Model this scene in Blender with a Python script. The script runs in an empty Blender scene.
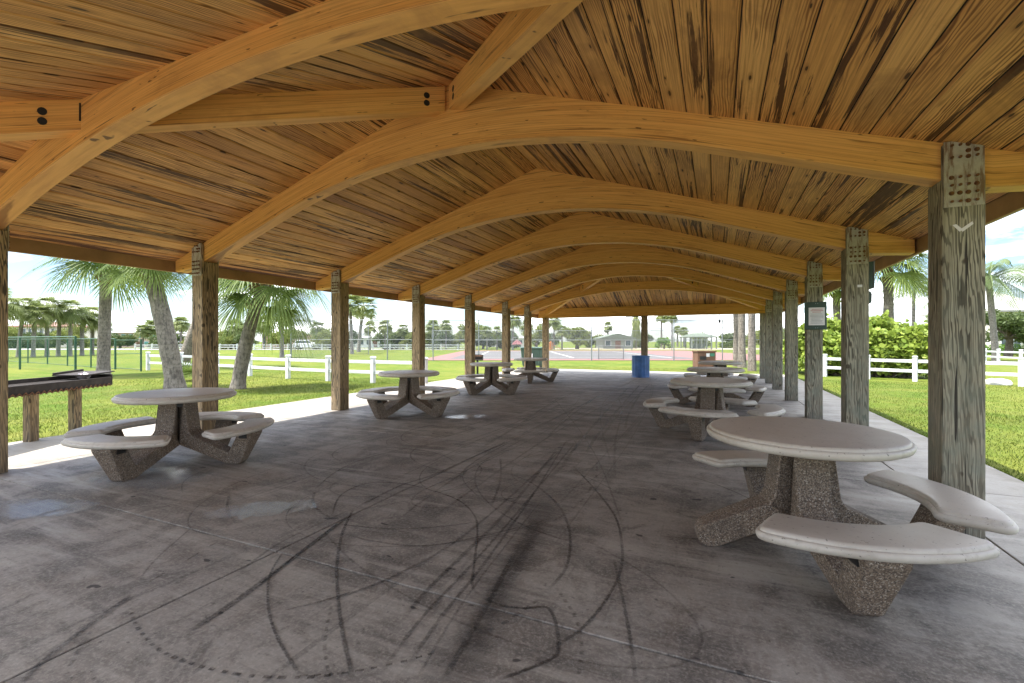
import bpy, math, random
import numpy as np
from mathutils import Vector, Matrix
R = math.radians
random.seed(7)
rng = np.random.default_rng(7)
scene = bpy.context.scene
col = scene.collection

# ------------------------------------------------------------------ camera geometry
F_PX, YH, CAM_H = 459.4, 341.0, 1.37
TH = math.atan(204.1 / F_PX)
CT, ST = math.cos(TH), math.sin(TH)
GZ = -0.06                                   # lawn level (slab top is z = 0)


def at_z(px, py, z=GZ):
    a, b = (px - 512) / F_PX, -(py - YH) / F_PX
    t = (z - CAM_H) / b
    return Vector(((a * CT - ST) * t, (a * ST + CT) * t, z))


def at_d(px, d, z=GZ):
    a = (px - 512) / F_PX
    return Vector(((a * CT - ST) * d, (a * ST + CT) * d, z))


def z_at(py, d):
    return CAM_H - (py - YH) * d / F_PX


# ------------------------------------------------------------------ mesh helpers
class MB:
    def __init__(self):
        self.v, self.f, self.m, self.uv, self.rnd = [], [], [], [], []

    def add(self, verts, faces, m=0, uv=None, rnd=None):
        b = len(self.v)
        self.v += [tuple(p) for p in verts]
        for i, fc in enumerate(faces):
            self.f.append([b + k for k in fc])
            self.m.append(m)
            self.uv.append([uv[k] for k in fc] if uv is not None else None)
            self.rnd.append(0.5 if rnd is None else (rnd[i] if hasattr(rnd, '__len__') else rnd))
        return self

    def box(self, lo, hi, m=0, M=None):
        x0, y0, z0 = lo
        x1, y1, z1 = hi
        vs = [Vector(p) for p in ((x0, y0, z0), (x1, y0, z0), (x1, y1, z0), (x0, y1, z0),
                                  (x0, y0, z1), (x1, y0, z1), (x1, y1, z1), (x0, y1, z1))]
        if M is not None:
            vs = [M @ p for p in vs]
        return self.add(vs, [(3, 2, 1, 0), (4, 5, 6, 7), (0, 1, 5, 4), (1, 2, 6, 5), (2, 3, 7, 6), (3, 0, 4, 7)], m)

    def prism(self, poly, y0, y1, m=0, M=None):
        """poly in (x, z), counter-clockwise seen from -y; extruded along y"""
        n = len(poly)
        vs = [Vector((x, y0, z)) for x, z in poly] + [Vector((x, y1, z)) for x, z in poly]
        if M is not None:
            vs = [M @ p for p in vs]
        fs = [tuple(range(n)), tuple(range(2 * n - 1, n - 1, -1))]
        fs += [(i + n, (i + 1) % n + n, (i + 1) % n, i) for i in range(n)]
        return self.add(vs, fs, m)

    def tube(self, pts, rad, n=8, m=0, cap=True, wob=0.0):
        pts = [Vector(p) for p in pts]
        if not hasattr(rad, '__len__'):
            rad = [rad] * len(pts)
        vs = []
        for i, p in enumerate(pts):
            t = (pts[min(i + 1, len(pts) - 1)] - pts[max(i - 1, 0)]).normalized()
            up = Vector((0, 0, 1)) if abs(t.z) < 0.9 else Vector((0, 1, 0))
            a = t.cross(up).normalized()
            b = a.cross(t)
            for k in range(n):
                an = 2 * math.pi * k / n
                r = rad[i] * (1 + wob * random.uniform(-1, 1))
                vs.append(p + (a * math.cos(an) + b * math.sin(an)) * r)
        fs = []
        for i in range(len(pts) - 1):
            for k in range(n):
                k2 = (k + 1) % n
                fs.append((i * n + k, i * n + k2, (i + 1) * n + k2, (i + 1) * n + k))
        if cap:
            fs.append(tuple(range(n - 1, -1, -1)))
            fs.append(tuple((len(pts) - 1) * n + k for k in range(n)))
        return self.add(vs, fs, m)

    def lathe(self, prof, n=48, m=0, c=(0, 0, 0)):
        vs, fs = [], []
        for r, z in prof:
            for k in range(n):
                an = 2 * math.pi * k / n
                vs.append((c[0] + r * math.cos(an), c[1] + r * math.sin(an), c[2] + z))
        for i in range(len(prof) - 1):
            for k in range(n):
                k2 = (k + 1) % n
                fs.append((i * n + k, i * n + k2, (i + 1) * n + k2, (i + 1) * n + k))
        if prof[0][0] > 1e-6:
            fs.append(tuple(range(n - 1, -1, -1)))
        if prof[-1][0] > 1e-6:
            fs.append(tuple((len(prof) - 1) * n + k for k in range(n)))
        return self.add(vs, fs, m)

    def mesh(self, name, mats, smooth=None):
        me = bpy.data.meshes.new(name)
        me.from_pydata(self.v, [], self.f)
        for mt in (mats if isinstance(mats, (list, tuple)) else [mats]):
            me.materials.append(mt)
        me.polygons.foreach_set('material_index', self.m)
        if any(u is not None for u in self.uv):
            ul = me.uv_layers.new(name='UVMap')
            flat = []
            for u, fc in zip(self.uv, self.f):
                for k in range(len(fc)):
                    flat += list(u[k]) if u is not None else [0.0, 0.0]
            ul.data.foreach_set('uv', flat)
        at = me.attributes.new('rnd', 'FLOAT', 'FACE')
        at.data.foreach_set('value', [float(x) for x in self.rnd])
        me.update()
        if smooth is not None:
            me.polygons.foreach_set('use_smooth', [True] * len(me.polygons))
            me.set_sharp_from_angle(angle=R(smooth))
        return me


def obj(name, mb, mats, parent=None, loc=(0, 0, 0), rz=0.0, bevel=0.0, smooth=None, seg=2):
    me = mb if isinstance(mb, bpy.types.Mesh) else mb.mesh(name, mats, smooth)
    o = bpy.data.objects.new(name, me)
    col.objects.link(o)
    o.location = loc
    o.rotation_euler = (0, 0, rz)
    if parent is not None:
        o.parent = parent
    if bevel:
        b = o.modifiers.new('Bevel', 'BEVEL')
        b.width = bevel
        b.segments = seg
        b.limit_method = 'ANGLE'
        b.angle_limit = R(40)
    return o


def empty(name, loc=(0, 0, 0), rz=0.0):
    o = bpy.data.objects.new(name, None)
    col.objects.link(o)
    o.location = loc
    o.rotation_euler = (0, 0, rz)
    o.empty_display_size = 0.2
    return o


def tag(o, label=None, cat=None, group=None, kind=None):
    if label:
        o['label'] = label
    if cat:
        o['category'] = cat
    if group:
        o['group'] = group
    if kind:
        o['kind'] = kind
    return o


def copy_tree(o, parent=None):
    c = o.copy()
    col.objects.link(c)
    c.parent = parent
    for ch in list(o.children):
        copy_tree(ch, c)
    return c


# ------------------------------------------------------------------ materials
class NT:
    """small helper around a node tree"""

    def __init__(self, name):
        self.mat = bpy.data.materials.new(name)
        self.mat.use_nodes = True
        self.t = self.mat.node_tree
        self.b = self.t.nodes['Principled BSDF']
        self.out = self.t.nodes['Material Output']

    def n(self, typ, **kw):
        nd = self.t.nodes.new(typ)
        for k, v in kw.items():
            if k in nd.inputs.keys() if isinstance(k, str) else False:
                nd.inputs[k].default_value = v
            else:
                setattr(nd, k, v)
        return nd

    def l(self, a, b):
        self.t.links.new(a, b)

    def val(self, sock, v):
        if isinstance(v, (int, float, tuple, list)):
            sock.default_value = v
        else:
            self.l(v, sock)

    def coord(self, kind='Object'):
        return self.n('ShaderNodeTexCoord').outputs[kind]

    def mapping(self, vec, scale=(1, 1, 1), loc=(0, 0, 0), rot=(0, 0, 0)):
        m = self.n('ShaderNodeMapping')
        self.l(vec, m.inputs['Vector'])
        m.inputs['Scale'].default_value = scale
        self.val(m.inputs['Location'], loc)
        m.inputs['Rotation'].default_value = rot
        return m.outputs[0]

    def noise(self, vec, scale=1.0, detail=4, rough=0.55, dist=0.0, col_=False):
        nd = self.n('ShaderNodeTexNoise')
        self.l(vec, nd.inputs['Vector'])
        nd.inputs['Scale'].default_value = scale
        nd.inputs['Detail'].default_value = detail
        nd.inputs['Roughness'].default_value = rough
        nd.inputs['Distortion'].default_value = dist
        return nd.outputs['Color' if col_ else 'Fac']

    def math(self, op, a, b=0.0, c=None, clamp=False):
        nd = self.n('ShaderNodeMath', operation=op)
        nd.use_clamp = clamp
        self.val(nd.inputs[0], a)
        self.val(nd.inputs[1], b)
        if c is not None:
            self.val(nd.inputs[2], c)
        return nd.outputs[0]

    def rng(self, v, a, b, c=0.0, d=1.0):
        nd = self.n('ShaderNodeMapRange')
        nd.clamp = True
        self.val(nd.inputs['Value'], v)
        for k, x in zip(('From Min', 'From Max', 'To Min', 'To Max'), (a, b, c, d)):
            nd.inputs[k].default_value = x
        return nd.outputs[0]

    def mix(self, fac, a, b, mode='MIX'):
        nd = self.n('ShaderNodeMix', data_type='RGBA', blend_type=mode)
        self.val(nd.inputs[0], fac)
        for s, v in ((nd.inputs[6], a), (nd.inputs[7], b)):
            if isinstance(v, tuple):
                s.default_value = (*v[:3], 1)
            else:
                self.l(v, s)
        return nd.outputs[2]

    def ramp(self, fac, stops):
        nd = self.n('ShaderNodeValToRGB')
        self.l(fac, nd.inputs[0])
        cr = nd.color_ramp
        while len(cr.elements) < len(stops):
            cr.elements.new(0.5)
        for e, (p, c) in zip(cr.elements, stops):
            e.position = p
            e.color = (*c, 1)
        return nd.outputs[0]

    def bump(self, h, strength=0.3, dist=0.01):
        nd = self.n('ShaderNodeBump')
        self.l(h, nd.inputs['Height'])
        nd.inputs['Strength'].default_value = strength
        nd.inputs['Distance'].default_value = dist
        self.l(nd.outputs[0], self.b.inputs['Normal'])

    def base(self, c):
        if isinstance(c, tuple):
            self.b.inputs['Base Color'].default_value = (*c, 1)
        else:
            self.l(c, self.b.inputs['Base Color'])

    def attr(self, name='rnd'):
        return self.n('ShaderNodeAttribute', attribute_name=name).outputs['Fac']

    def rough(self, v):
        self.val(self.b.inputs['Roughness'], v)

    def sep(self, vec):
        nd = self.n('ShaderNodeSeparateXYZ')
        self.l(vec, nd.inputs[0])
        return nd.outputs

    def comb(self, x, y, z):
        nd = self.n('ShaderNodeCombineXYZ')
        for s, v in zip(nd.inputs, (x, y, z)):
            self.val(s, v)
        return nd.outputs[0]


def simple(name, c, rough=0.6, metal=0.0, var=0.15, scale=6.0, bump=0.0, spec=0.5):
    t = NT(name)
    co = t.coord()
    nz = t.noise(co, scale, 6)
    dark = tuple(x * (1 - var) for x in c)
    lite = tuple(min(1, x * (1 + var)) for x in c)
    t.base(t.mix(t.rng(nz, 0.3, 0.7), dark, lite))
    t.rough(rough)
    t.b.inputs['Metallic'].default_value = metal
    t.b.inputs['Specular IOR Level'].default_value = spec
    if bump:
        t.bump(nz, bump, 0.01)
    return t.mat


def mat_deck():
    t = NT('pine_deck_boards')
    uv = t.coord('UV')
    rd = t.attr('rnd')
    x, y, _ = t.sep(uv)
    off = t.math('MULTIPLY', rd, 37.0)
    vec = t.comb(x, t.math('ADD', y, off), off)
    # base tone of each board
    base = t.ramp(rd, [(0.0, (0.60, 0.29, 0.085)), (0.25, (0.78, 0.43, 0.145)), (0.5, (0.66, 0.335, 0.105)),
                       (0.75, (0.82, 0.47, 0.17)), (1.0, (0.45, 0.20, 0.058))])
    # cathedral grain
    wv = t.n('ShaderNodeTexWave', wave_type='BANDS', bands_direction='X')
    t.l(t.mapping(vec, (1, 0.10, 1)), wv.inputs['Vector'])
    wv.inputs['Scale'].default_value = 17
    wv.inputs['Distortion'].default_value = 11
    wv.inputs['Detail'].default_value = 2.5
    wv.inputs['Detail Scale'].default_value = 1.1
    amt = t.rng(t.noise(t.mapping(vec, (3, 0.5, 1)), 1.0, 2), 0.42, 0.56, 0.12, 0.92)
    g = t.math('MULTIPLY', t.rng(wv.outputs['Fac'], 0.35, 0.95), amt)
    c = t.mix(g, base, (0.17, 0.062, 0.017))
    fine = t.noise(t.mapping(vec, (90, 1.2, 1)), 1.0, 4, 0.6)
    c = t.mix(t.rng(fine, 0.44, 0.70, 0, 0.6), c, (0.28, 0.115, 0.032))
    # mineral streaks / heartwood, feathered along the board
    s1 = t.noise(t.mapping(vec, (15.0, 0.45, 3.1)), 1.0, 6, 0.62, 0.5)
    s2 = t.noise(t.mapping(vec, (85, 1.1, 1)), 1.0, 4, 0.65)
    pick = t.math('FRACT', t.math('MULTIPLY', rd, 7.77))
    bias = t.rng(pick, 0.35, 1.0, 0.0, 0.13)
    st = t.rng(t.math('ADD', t.math('ADD', s1, bias), t.math('MULTIPLY', t.math('SUBTRACT', s2, 0.5), 0.26)), 0.612, 0.636)
    c = t.mix(t.math('MULTIPLY', st, 0.93), c, (0.060, 0.021, 0.008))
    # pitch pockets: thin black slits
    s3 = t.noise(t.mapping(vec, (46, 1.5, 2.2)), 1.0, 3, 0.5, 0.6)
    c = t.mix(t.rng(s3, 0.715, 0.735, 0, 0.9), c, (0.03, 0.012, 0.006))
    # water stains
    ws = t.noise(t.mapping(vec, (2.2, 1.1, 1)), 1.0, 6, 0.65, 0.5)
    c = t.mix(t.rng(ws, 0.53, 0.64, 0, 0.45), c, (0.30, 0.145, 0.05))
    # knots
    vo = t.n('ShaderNodeTexVoronoi', feature='F1', voronoi_dimensions='2D')
    t.l(t.mapping(t.comb(t.math('ADD', x, off), t.math('ADD', y, off), 0.0), (5.4, 1.35, 1)), vo.inputs['Vector'])
    vo.inputs['Scale'].default_value = 1.0
    vo.inputs['Randomness'].default_value = 1.0
    dk = t.math('ADD', vo.outputs['Distance'], t.math('MULTIPLY', t.math('SUBTRACT', s2, 0.5), 0.06))
    vc = t.sep(vo.outputs['Color'])
    sel = t.math('GREATER_THAN', vc[0], 0.5)
    dk = t.math('MULTIPLY', dk, t.rng(vc[1], 0, 1, 0.9, 2.6))
    kn = t.math('MULTIPLY', t.rng(dk, 0.055, 0.085, 1, 0), sel)
    ring = t.math('MULTIPLY', t.rng(dk, 0.07, 0.2, 0.55, 0), sel)
    c = t.mix(ring, c, (0.24, 0.10, 0.03))
    c = t.mix(t.math('MULTIPLY', kn, 0.9), c, (0.035, 0.014, 0.006))
    t.base(c)
    t.rough(0.55)
    t.b.inputs['Specular IOR Level'].default_value = 0.3
    t.bump(t.math('ADD', fine, t.math('MULTIPLY', wv.outputs['Fac'], 0.3)), 0.12, 0.004)
    return t.mat


def mat_glulam():
    t = NT('glulam_beam_wood')
    uv = t.coord('UV')
    u, v, _ = t.sep(uv)
    lam = t.math('FLOOR', t.math('DIVIDE', v, 0.042))
    vec = t.comb(t.math('ADD', u, t.math('MULTIPLY', lam, 3.7)), v, t.math('MULTIPLY', lam, 1.9))
    wn = t.n('ShaderNodeTexWhiteNoise', noise_dimensions='1D')
    t.l(lam, wn.inputs['W'])
    base = t.mix(wn.outputs['Value'], (0.78, 0.425, 0.125), (0.84, 0.475, 0.15))
    big = t.noise(t.mapping(vec, (0.7, 5, 1)), 1.0, 4, 0.6, 0.3)
    c = t.mix(t.rng(big, 0.38, 0.68, 0, 0.55), base, (0.67, 0.32, 0.08))
    fine = t.noise(t.mapping(vec, (1.6, 95, 1)), 1.0, 4, 0.6)
    c = t.mix(t.rng(fine, 0.42, 0.72, 0, 0.6), c, (0.46, 0.21, 0.056))
    st = t.rng(t.noise(t.mapping(vec, (0.8, 26, 2)), 1.0, 4, 0.6, 0.4), 0.60, 0.68, 0, 0.75)
    c = t.mix(st, c, (0.22, 0.088, 0.024))
    seam = t.math('FRACT', t.math('DIVIDE', v, 0.042))
    sm = t.math('LESS_THAN', seam, 0.045)
    c = t.mix(t.math('MULTIPLY', sm, t.rng(big, 0.35, 0.6, 0.25, 0.8)), c, (0.24, 0.10, 0.03))
    ws = t.noise(t.mapping(uv, (1.1, 3.5, 1)), 1.0, 7, 0.68, 0.5)
    c = t.mix(t.rng(ws, 0.54, 0.66, 0, 0.42), c, (0.40, 0.185, 0.055))
    chk = t.rng(t.noise(t.mapping(vec, (1.3, 60, 1.3)), 1.0, 3, 0.5, 0.3), 0.70, 0.72, 0, 0.85)
    c = t.mix(chk, c, (0.07, 0.028, 0.010))
    kn = t.rng(t.noise(t.mapping(vec, (6, 26, 1)), 1.0, 2), 0.70, 0.73, 0, 0.85)
    c = t.mix(kn, c, (0.09, 0.035, 0.013))
    t.base(c)
    t.rough(0.5)
    t.b.inputs['Specular IOR Level'].default_value = 0.3
    t.bump(fine, 0.08, 0.003)
    return t.mat


def mat_post():
    t = NT('weathered_post_timber')
    co = t.coord()
    info = t.n('ShaderNodeObjectInfo').outputs['Random']
    off = t.math('MULTIPLY', info, 50.0)
    x, y, z = t.sep(co)
    px_ = t.sep(t.n('ShaderNodeNewGeometry').outputs['Position'])[0]
    side = t.rng(px_, -4, -1)                         # seaward row has weathered greyer
    vec = t.comb(t.math('ADD', x, off), y, t.math('ADD', z, off))
    wv = t.n('ShaderNodeTexWave', wave_type='BANDS', bands_direction='DIAGONAL')
    t.l(t.mapping(vec, (1, 1, 0.085)), wv.inputs['Vector'])
    wv.inputs['Scale'].default_value = 24
    wv.inputs['Distortion'].default_value = 17
    wv.inputs['Detail'].default_value = 3
    wv.inputs['Detail Scale'].default_value = 0.9
    big = t.noise(t.mapping(vec, (9, 9, 0.7)), 1.0, 5)
    warm = t.mix(t.rng(big, 0.35, 0.65), (0.34, 0.235, 0.12), (0.50, 0.375, 0.22))
    grey = t.mix(t.rng(big, 0.35, 0.65), (0.28, 0.245, 0.175), (0.44, 0.395, 0.295))
    c = t.mix(side, warm, grey)
    am = t.rng(t.noise(t.mapping(vec, (7, 7, 0.5)), 1.0, 3), 0.40, 0.56, 0.45, 0.97)
    c = t.mix(t.math('MULTIPLY', t.rng(wv.outputs['Fac'], 0.45, 0.75), am), c, (0.060, 0.047, 0.031))
    fine = t.noise(t.mapping(vec, (150, 150, 2.2)), 1.0, 5, 0.68)
    c = t.mix(t.rng(fine, 0.46, 0.66, 0, 0.72), c, (0.10, 0.08, 0.055))
    al = t.math('MULTIPLY', t.rng(z, 0.0, 2.1, 1, 0.1), t.rng(t.noise(vec, 7, 6), 0.38, 0.62, 0.05, 0.8))
    c = t.mix(t.math('MULTIPLY', al, side), c, (0.175, 0.19, 0.15))
    low = t.math('MULTIPLY', t.rng(z, 0.0, 0.45, 0.7, 0), t.rng(fine, 0.3, 0.6))
    c = t.mix(low, c, (0.10, 0.085, 0.065))
    crack = t.rng(t.noise(t.mapping(vec, (52, 52, 0.9)), 1.0, 3, 0.5, 0.2), 0.645, 0.662, 0, 0.95)
    c = t.mix(crack, c, (0.025, 0.02, 0.015))
    kn = t.rng(t.noise(t.mapping(vec, (11, 11, 6)), 1.0, 1), 0.72, 0.75, 0, 0.85)
    c = t.mix(kn, c, (0.05, 0.034, 0.02))
    t.base(c)
    t.rough(0.85)
    h = t.math('SUBTRACT', fine, t.math('MULTIPLY', crack, 2.0))
    t.bump(t.math('ADD', h, t.math('MULTIPLY', wv.outputs['Fac'], -0.5)), 0.5, 0.006)
    return t.mat


def mat_floor():
    t = NT('stained_concrete_slab')
    co = t.coord()
    x, y, z = t.sep(co)
    n1 = t.noise(co, 0.55, 7, 0.65, 0.4)
    c = t.mix(t.rng(n1, 0.42, 0.58), (0.138, 0.120, 0.103), (0.298, 0.267, 0.233))
    # brown tannin stains
    n2 = t.noise(t.mapping(co, (0.8, 0.5, 1), (7, 3, 0)), 1.3, 8, 0.7, 0.6)
    c = t.mix(t.rng(n2, 0.50, 0.62, 0, 0.6), c, (0.115, 0.087, 0.066))
    # medium cloudiness of the trowelled surface
    n4 = t.noise(co, 2.6, 8, 0.72, 0.5)
    c = t.mix(t.rng(n4, 0.50, 0.60, 0, 0.7), c, (0.334, 0.303, 0.262))
    c = t.mix(t.rng(n4, 0.485, 0.40, 0, 0.7), c, (0.078, 0.067, 0.058))
    # washed streaks running across the hall
    st = t.noise(t.mapping(co, (0.5, 4.5, 1), (0, 0, 2), (0, 0, R(14))), 1.0, 8, 0.7, 0.5)
    c = t.mix(t.rng(st, 0.51, 0.70, 0, 0.7), c, (0.453, 0.417, 0.359))
    st2 = t.noise(t.mapping(co, (0.7, 6.5, 1), (9, 0, 5), (0, 0, R(10))), 1.0, 8, 0.72, 0.6)
    c = t.mix(t.rng(st2, 0.52, 0.68, 0, 0.65), c, (0.073, 0.064, 0.056))
    # rubber haze in the middle of the hall
    mid = t.math('MULTIPLY', t.rng(t.math('ABSOLUTE', t.math('ADD', x, 2.4)), 0.3, 4.2, 1, 0),
                 t.rng(t.noise(co, 1.7, 5, 0.6), 0.3, 0.75))
    c = t.mix(t.math('MULTIPLY', mid, 0.45), c, (0.093, 0.082, 0.071))
    # long rubber scuffs along the hall
    sc = t.noise(t.mapping(co, (9, 0.35, 1), (0, 0, 0), (0, 0, R(-4))), 1.0, 6, 0.7, 0.3)
    c = t.mix(t.math('MULTIPLY', t.rng(sc, 0.58, 0.70, 0, 0.6), t.rng(t.math('ABSOLUTE', t.math('ADD', x, 2.2)), 1.5, 3.5, 1, 0)), c, (0.045, 0.039, 0.035))
    # speckle, pits, spots
    sp = t.rng(t.noise(co, 22, 7, 0.78), 0.57, 0.66, 0, 0.75)
    c = t.mix(sp, c, (0.044, 0.039, 0.033))
    sp2 = t.noise(co, 48, 6, 0.8)
    c = t.mix(t.rng(sp2, 0.48, 0.66, 0, 0.6), c, (0.415, 0.381, 0.327))
    drop = t.rng(t.noise(t.mapping(co, (1, 1.6, 1)), 4.6, 2, 0.5), 0.715, 0.735, 0, 0.85)
    c = t.mix(drop, c, (0.018, 0.016, 0.014))
    # sunlit slab outside the drip line painted paler, to bounce light inside
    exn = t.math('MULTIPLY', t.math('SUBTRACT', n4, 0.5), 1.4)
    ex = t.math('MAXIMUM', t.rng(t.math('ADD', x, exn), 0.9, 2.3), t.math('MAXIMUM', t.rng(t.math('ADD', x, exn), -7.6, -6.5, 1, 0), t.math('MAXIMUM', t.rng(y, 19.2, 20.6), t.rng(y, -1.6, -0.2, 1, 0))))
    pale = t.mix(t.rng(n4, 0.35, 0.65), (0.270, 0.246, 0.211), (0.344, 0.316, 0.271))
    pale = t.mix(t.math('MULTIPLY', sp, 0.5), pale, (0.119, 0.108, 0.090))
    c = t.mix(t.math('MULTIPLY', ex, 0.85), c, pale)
    ed = t.math('MAXIMUM', t.rng(t.math('ADD', x, t.math('MULTIPLY', exn, 1.1)), 2.45, 2.80), t.rng(t.math('ADD', x, t.math('MULTIPLY', exn, 1.1)), -8.45, -8.80))
    c = t.mix(t.math('MULTIPLY', ed, 0.75), c, (0.161, 0.139, 0.104))
    t.base(c)
    t.rough(t.rng(st, 0.3, 0.72, 0.82, 0.52))
    t.b.inputs['Specular IOR Level'].default_value = 0.5
    t.bump(t.math('ADD', sp2, t.math('MULTIPLY', n4, 0.8)), 0.3, 0.006)
    return t.mat


def mat_mark():
    t = NT('tyre_rubber_mark')
    co = t.coord()
    n = t.noise(co, 48, 5, 0.75)
    n2 = t.noise(co, 2.3, 3)
    a = t.math('MULTIPLY', t.rng(n, 0.34, 0.55, 0.18, 1.0), t.rng(n2, 0.3, 0.6, 0.5, 1.0))
    uv = t.sep(t.coord('UV'))
    edge = t.rng(t.math('ABSOLUTE', t.math('SUBTRACT', uv[1], 0.5)), 0.2, 0.5, 1, 0)
    ends = t.math('MULTIPLY', t.rng(uv[0], 0, 0.06), t.rng(uv[0], 0.94, 1, 1, 0))
    a = t.math('MULTIPLY', a, t.math('MULTIPLY', edge, ends))
    t.base((0.022, 0.02, 0.021))
    t.rough(0.6)
    t.l(t.math('MULTIPLY', a, t.attr('rnd')), t.b.inputs['Alpha'])
    return t.mat


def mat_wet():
    t = NT('wet_film_sky_sheen')
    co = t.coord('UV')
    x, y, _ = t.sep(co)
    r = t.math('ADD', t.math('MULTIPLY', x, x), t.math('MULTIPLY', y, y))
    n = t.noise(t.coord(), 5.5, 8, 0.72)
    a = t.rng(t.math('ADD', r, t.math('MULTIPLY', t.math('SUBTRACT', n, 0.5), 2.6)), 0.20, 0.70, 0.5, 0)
    t.base((0.42, 0.42, 0.42))  # pale base colour painted for the sky's reflection in the wet film
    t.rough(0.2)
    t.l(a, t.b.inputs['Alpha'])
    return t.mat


def mat_lawn():
    t = NT('lawn_grass_ground')
    co = t.coord()
    n1 = t.noise(co, 0.16, 7, 0.68)
    n2 = t.noise(co, 1.1, 6, 0.65)
    n3 = t.noise(co, 22, 5, 0.7)
    c = t.mix(t.rng(n1, 0.42, 0.60), (0.062, 0.108, 0.011), (0.125, 0.146, 0.020))
    c = t.mix(t.rng(n2, 0.4, 0.72, 0, 0.65), c, (0.19, 0.175, 0.045))
    c = t.mix(t.rng(n3, 0.38, 0.66, 0, 0.55), c, (0.046, 0.072, 0.010))
    bare = t.rng(t.noise(co, 0.55, 6, 0.7), 0.66, 0.74, 0, 0.6)
    c = t.mix(bare, c, (0.28, 0.225, 0.12))
    t.base(c)
    t.rough(0.95)
    t.b.inputs['Specular IOR Level'].default_value = 0.1
    t.bump(n3, 0.6, 0.04)
    return t.mat


def mat_leaf(name, c0, c1, trans=0.35, tipped=None, rough=0.5):
    t = NT(name)
    rd = t.attr('rnd')
    nz = t.noise(t.coord(), 1.3, 3)
    f = t.math('ADD', t.math('MULTIPLY', rd, 0.7), t.math('MULTIPLY', nz, 0.3), clamp=True)
    if tipped:
        c = t.ramp(f, [(0, c0), (0.7, c1), (0.90, c1), (0.985, tipped)])
    else:
        c = t.mix(f, c0, c1)
    t.base(c)
    t.rough(rough)
    t.b.inputs['Specular IOR Level'].default_value = 0.2
    tr = t.n('ShaderNodeBsdfTranslucent')
    t.l(c, tr.inputs['Color'])
    ms = t.n('ShaderNodeMixShader')
    ms.inputs[0].default_value = trans
    t.l(t.b.outputs[0], ms.inputs[1])
    t.l(tr.outputs[0], ms.inputs[2])
    t.l(ms.outputs[0], t.out.inputs['Surface'])
    return t.mat


def mat_trunk(name, c0, c1, ring=9.0):
    t = NT(name)
    co = t.coord()
    x, y, z = t.sep(co)
    nz = t.noise(t.mapping(co, (7, 7, 3)), 1.0, 5, 0.65)
    zz = t.math('ADD', t.math('MULTIPLY', z, ring), t.math('MULTIPLY', nz, 3.4))
    sw = t.math('FRACT', zz)
    c = t.mix(t.rng(nz, 0.3, 0.7), c0, c1)
    c = t.mix(t.rng(sw, 0.0, 0.3, 0.5, 0), c, tuple(k * 0.35 for k in c0))
    c = t.mix(t.rng(t.noise(t.mapping(co, (22, 22, 7)), 1.0, 4), 0.48, 0.66, 0, 0.7), c, tuple(k * 0.35 for k in c0))
    t.base(c)
    t.rough(0.9)
    t.bump(t.math('ADD', t.math('MULTIPLY', sw, -0.6), nz), 0.7, 0.03)
    return t.mat


def mat_aggregate():
    t = NT('exposed_aggregate_concrete')
    co = t.coord()
    vo = t.n('ShaderNodeTexVoronoi', feature='F1')
    t.l(co, vo.inputs['Vector'])
    vo.inputs['Scale'].default_value = 150
    s = t.sep(vo.outputs['Color'])
    c = t.ramp(s[0], [(0.0, (0.055, 0.042, 0.032)), (0.35, (0.15, 0.105, 0.072)), (0.65, (0.225, 0.168, 0.12)),
                      (0.88, (0.28, 0.23, 0.18)), (1.0, (0.42, 0.37, 0.31))])
    c = t.mix(t.rng(vo.outputs['Distance'], 0.45, 0.8, 0, 0.6), c, (0.075, 0.06, 0.05))
    big = t.noise(co, 4.5, 5, 0.65)
    c = t.mix(t.rng(big, 0.48, 0.74, 0, 0.6), c, (0.07, 0.056, 0.046))
    t.base(c)
    t.rough(0.85)
    t.bump(vo.outputs['Distance'], -0.5, 0.008)
    return t.mat


def mat_cast():
    t = NT('smooth_cast_concrete')
    co = t.coord()
    info = t.n('ShaderNodeObjectInfo').outputs['Random']
    off = t.math('MULTIPLY', info, 20)
    x, y, z = t.sep(co)
    v = t.comb(t.math('ADD', x, off), y, z)
    n = t.noise(v, 2.4, 6, 0.65, 0.3)
    c = t.mix(t.rng(n, 0.36, 0.66), (0.43, 0.385, 0.33), (0.56, 0.52, 0.46))
    n2 = t.noise(v, 17, 5, 0.7)
    c = t.mix(t.rng(n2, 0.54, 0.72, 0, 0.55), c, (0.29, 0.24, 0.195))
    up = t.rng(t.sep(t.n('ShaderNodeNewGeometry').outputs['Normal'])[2], 0.9, 0.99)
    worn = t.math('MULTIPLY', up, t.rng(t.noise(v, 3.5, 7, 0.7, 0.4), 0.32, 0.6, 0.35, 0.8))
    c = t.mix(worn, c, (0.41, 0.36, 0.30))
    sp = t.rng(t.noise(v, 55, 3), 0.66, 0.70, 0, 0.8)
    c = t.mix(sp, c, (0.14, 0.12, 0.1))
    t.base(c)
    t.rough(t.rng(n, 0.3, 0.7, 0.38, 0.6))
    t.bump(n2, 0.07, 0.004)
    return t.mat


def mat_plate():
    t = NT('rusty_galvanised_plate')
    co = t.coord()
    n = t.noise(co, 16, 6, 0.7, 0.3)
    x, y, z = t.sep(co)
    streak = t.noise(t.mapping(co, (28, 28, 4)), 1.0, 5, 0.65)
    c = t.mix(t.rng(n, 0.3, 0.7), (0.35, 0.325, 0.285), (0.50, 0.47, 0.42))
    c = t.mix(t.rng(streak, 0.52, 0.64, 0, 0.8), c, (0.17, 0.075, 0.03))
    t.base(c)
    t.rough(0.7)
    t.b.inputs['Metallic'].default_value = 0.15
    t.bump(n, 0.2, 0.003)
    return t.mat


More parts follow.
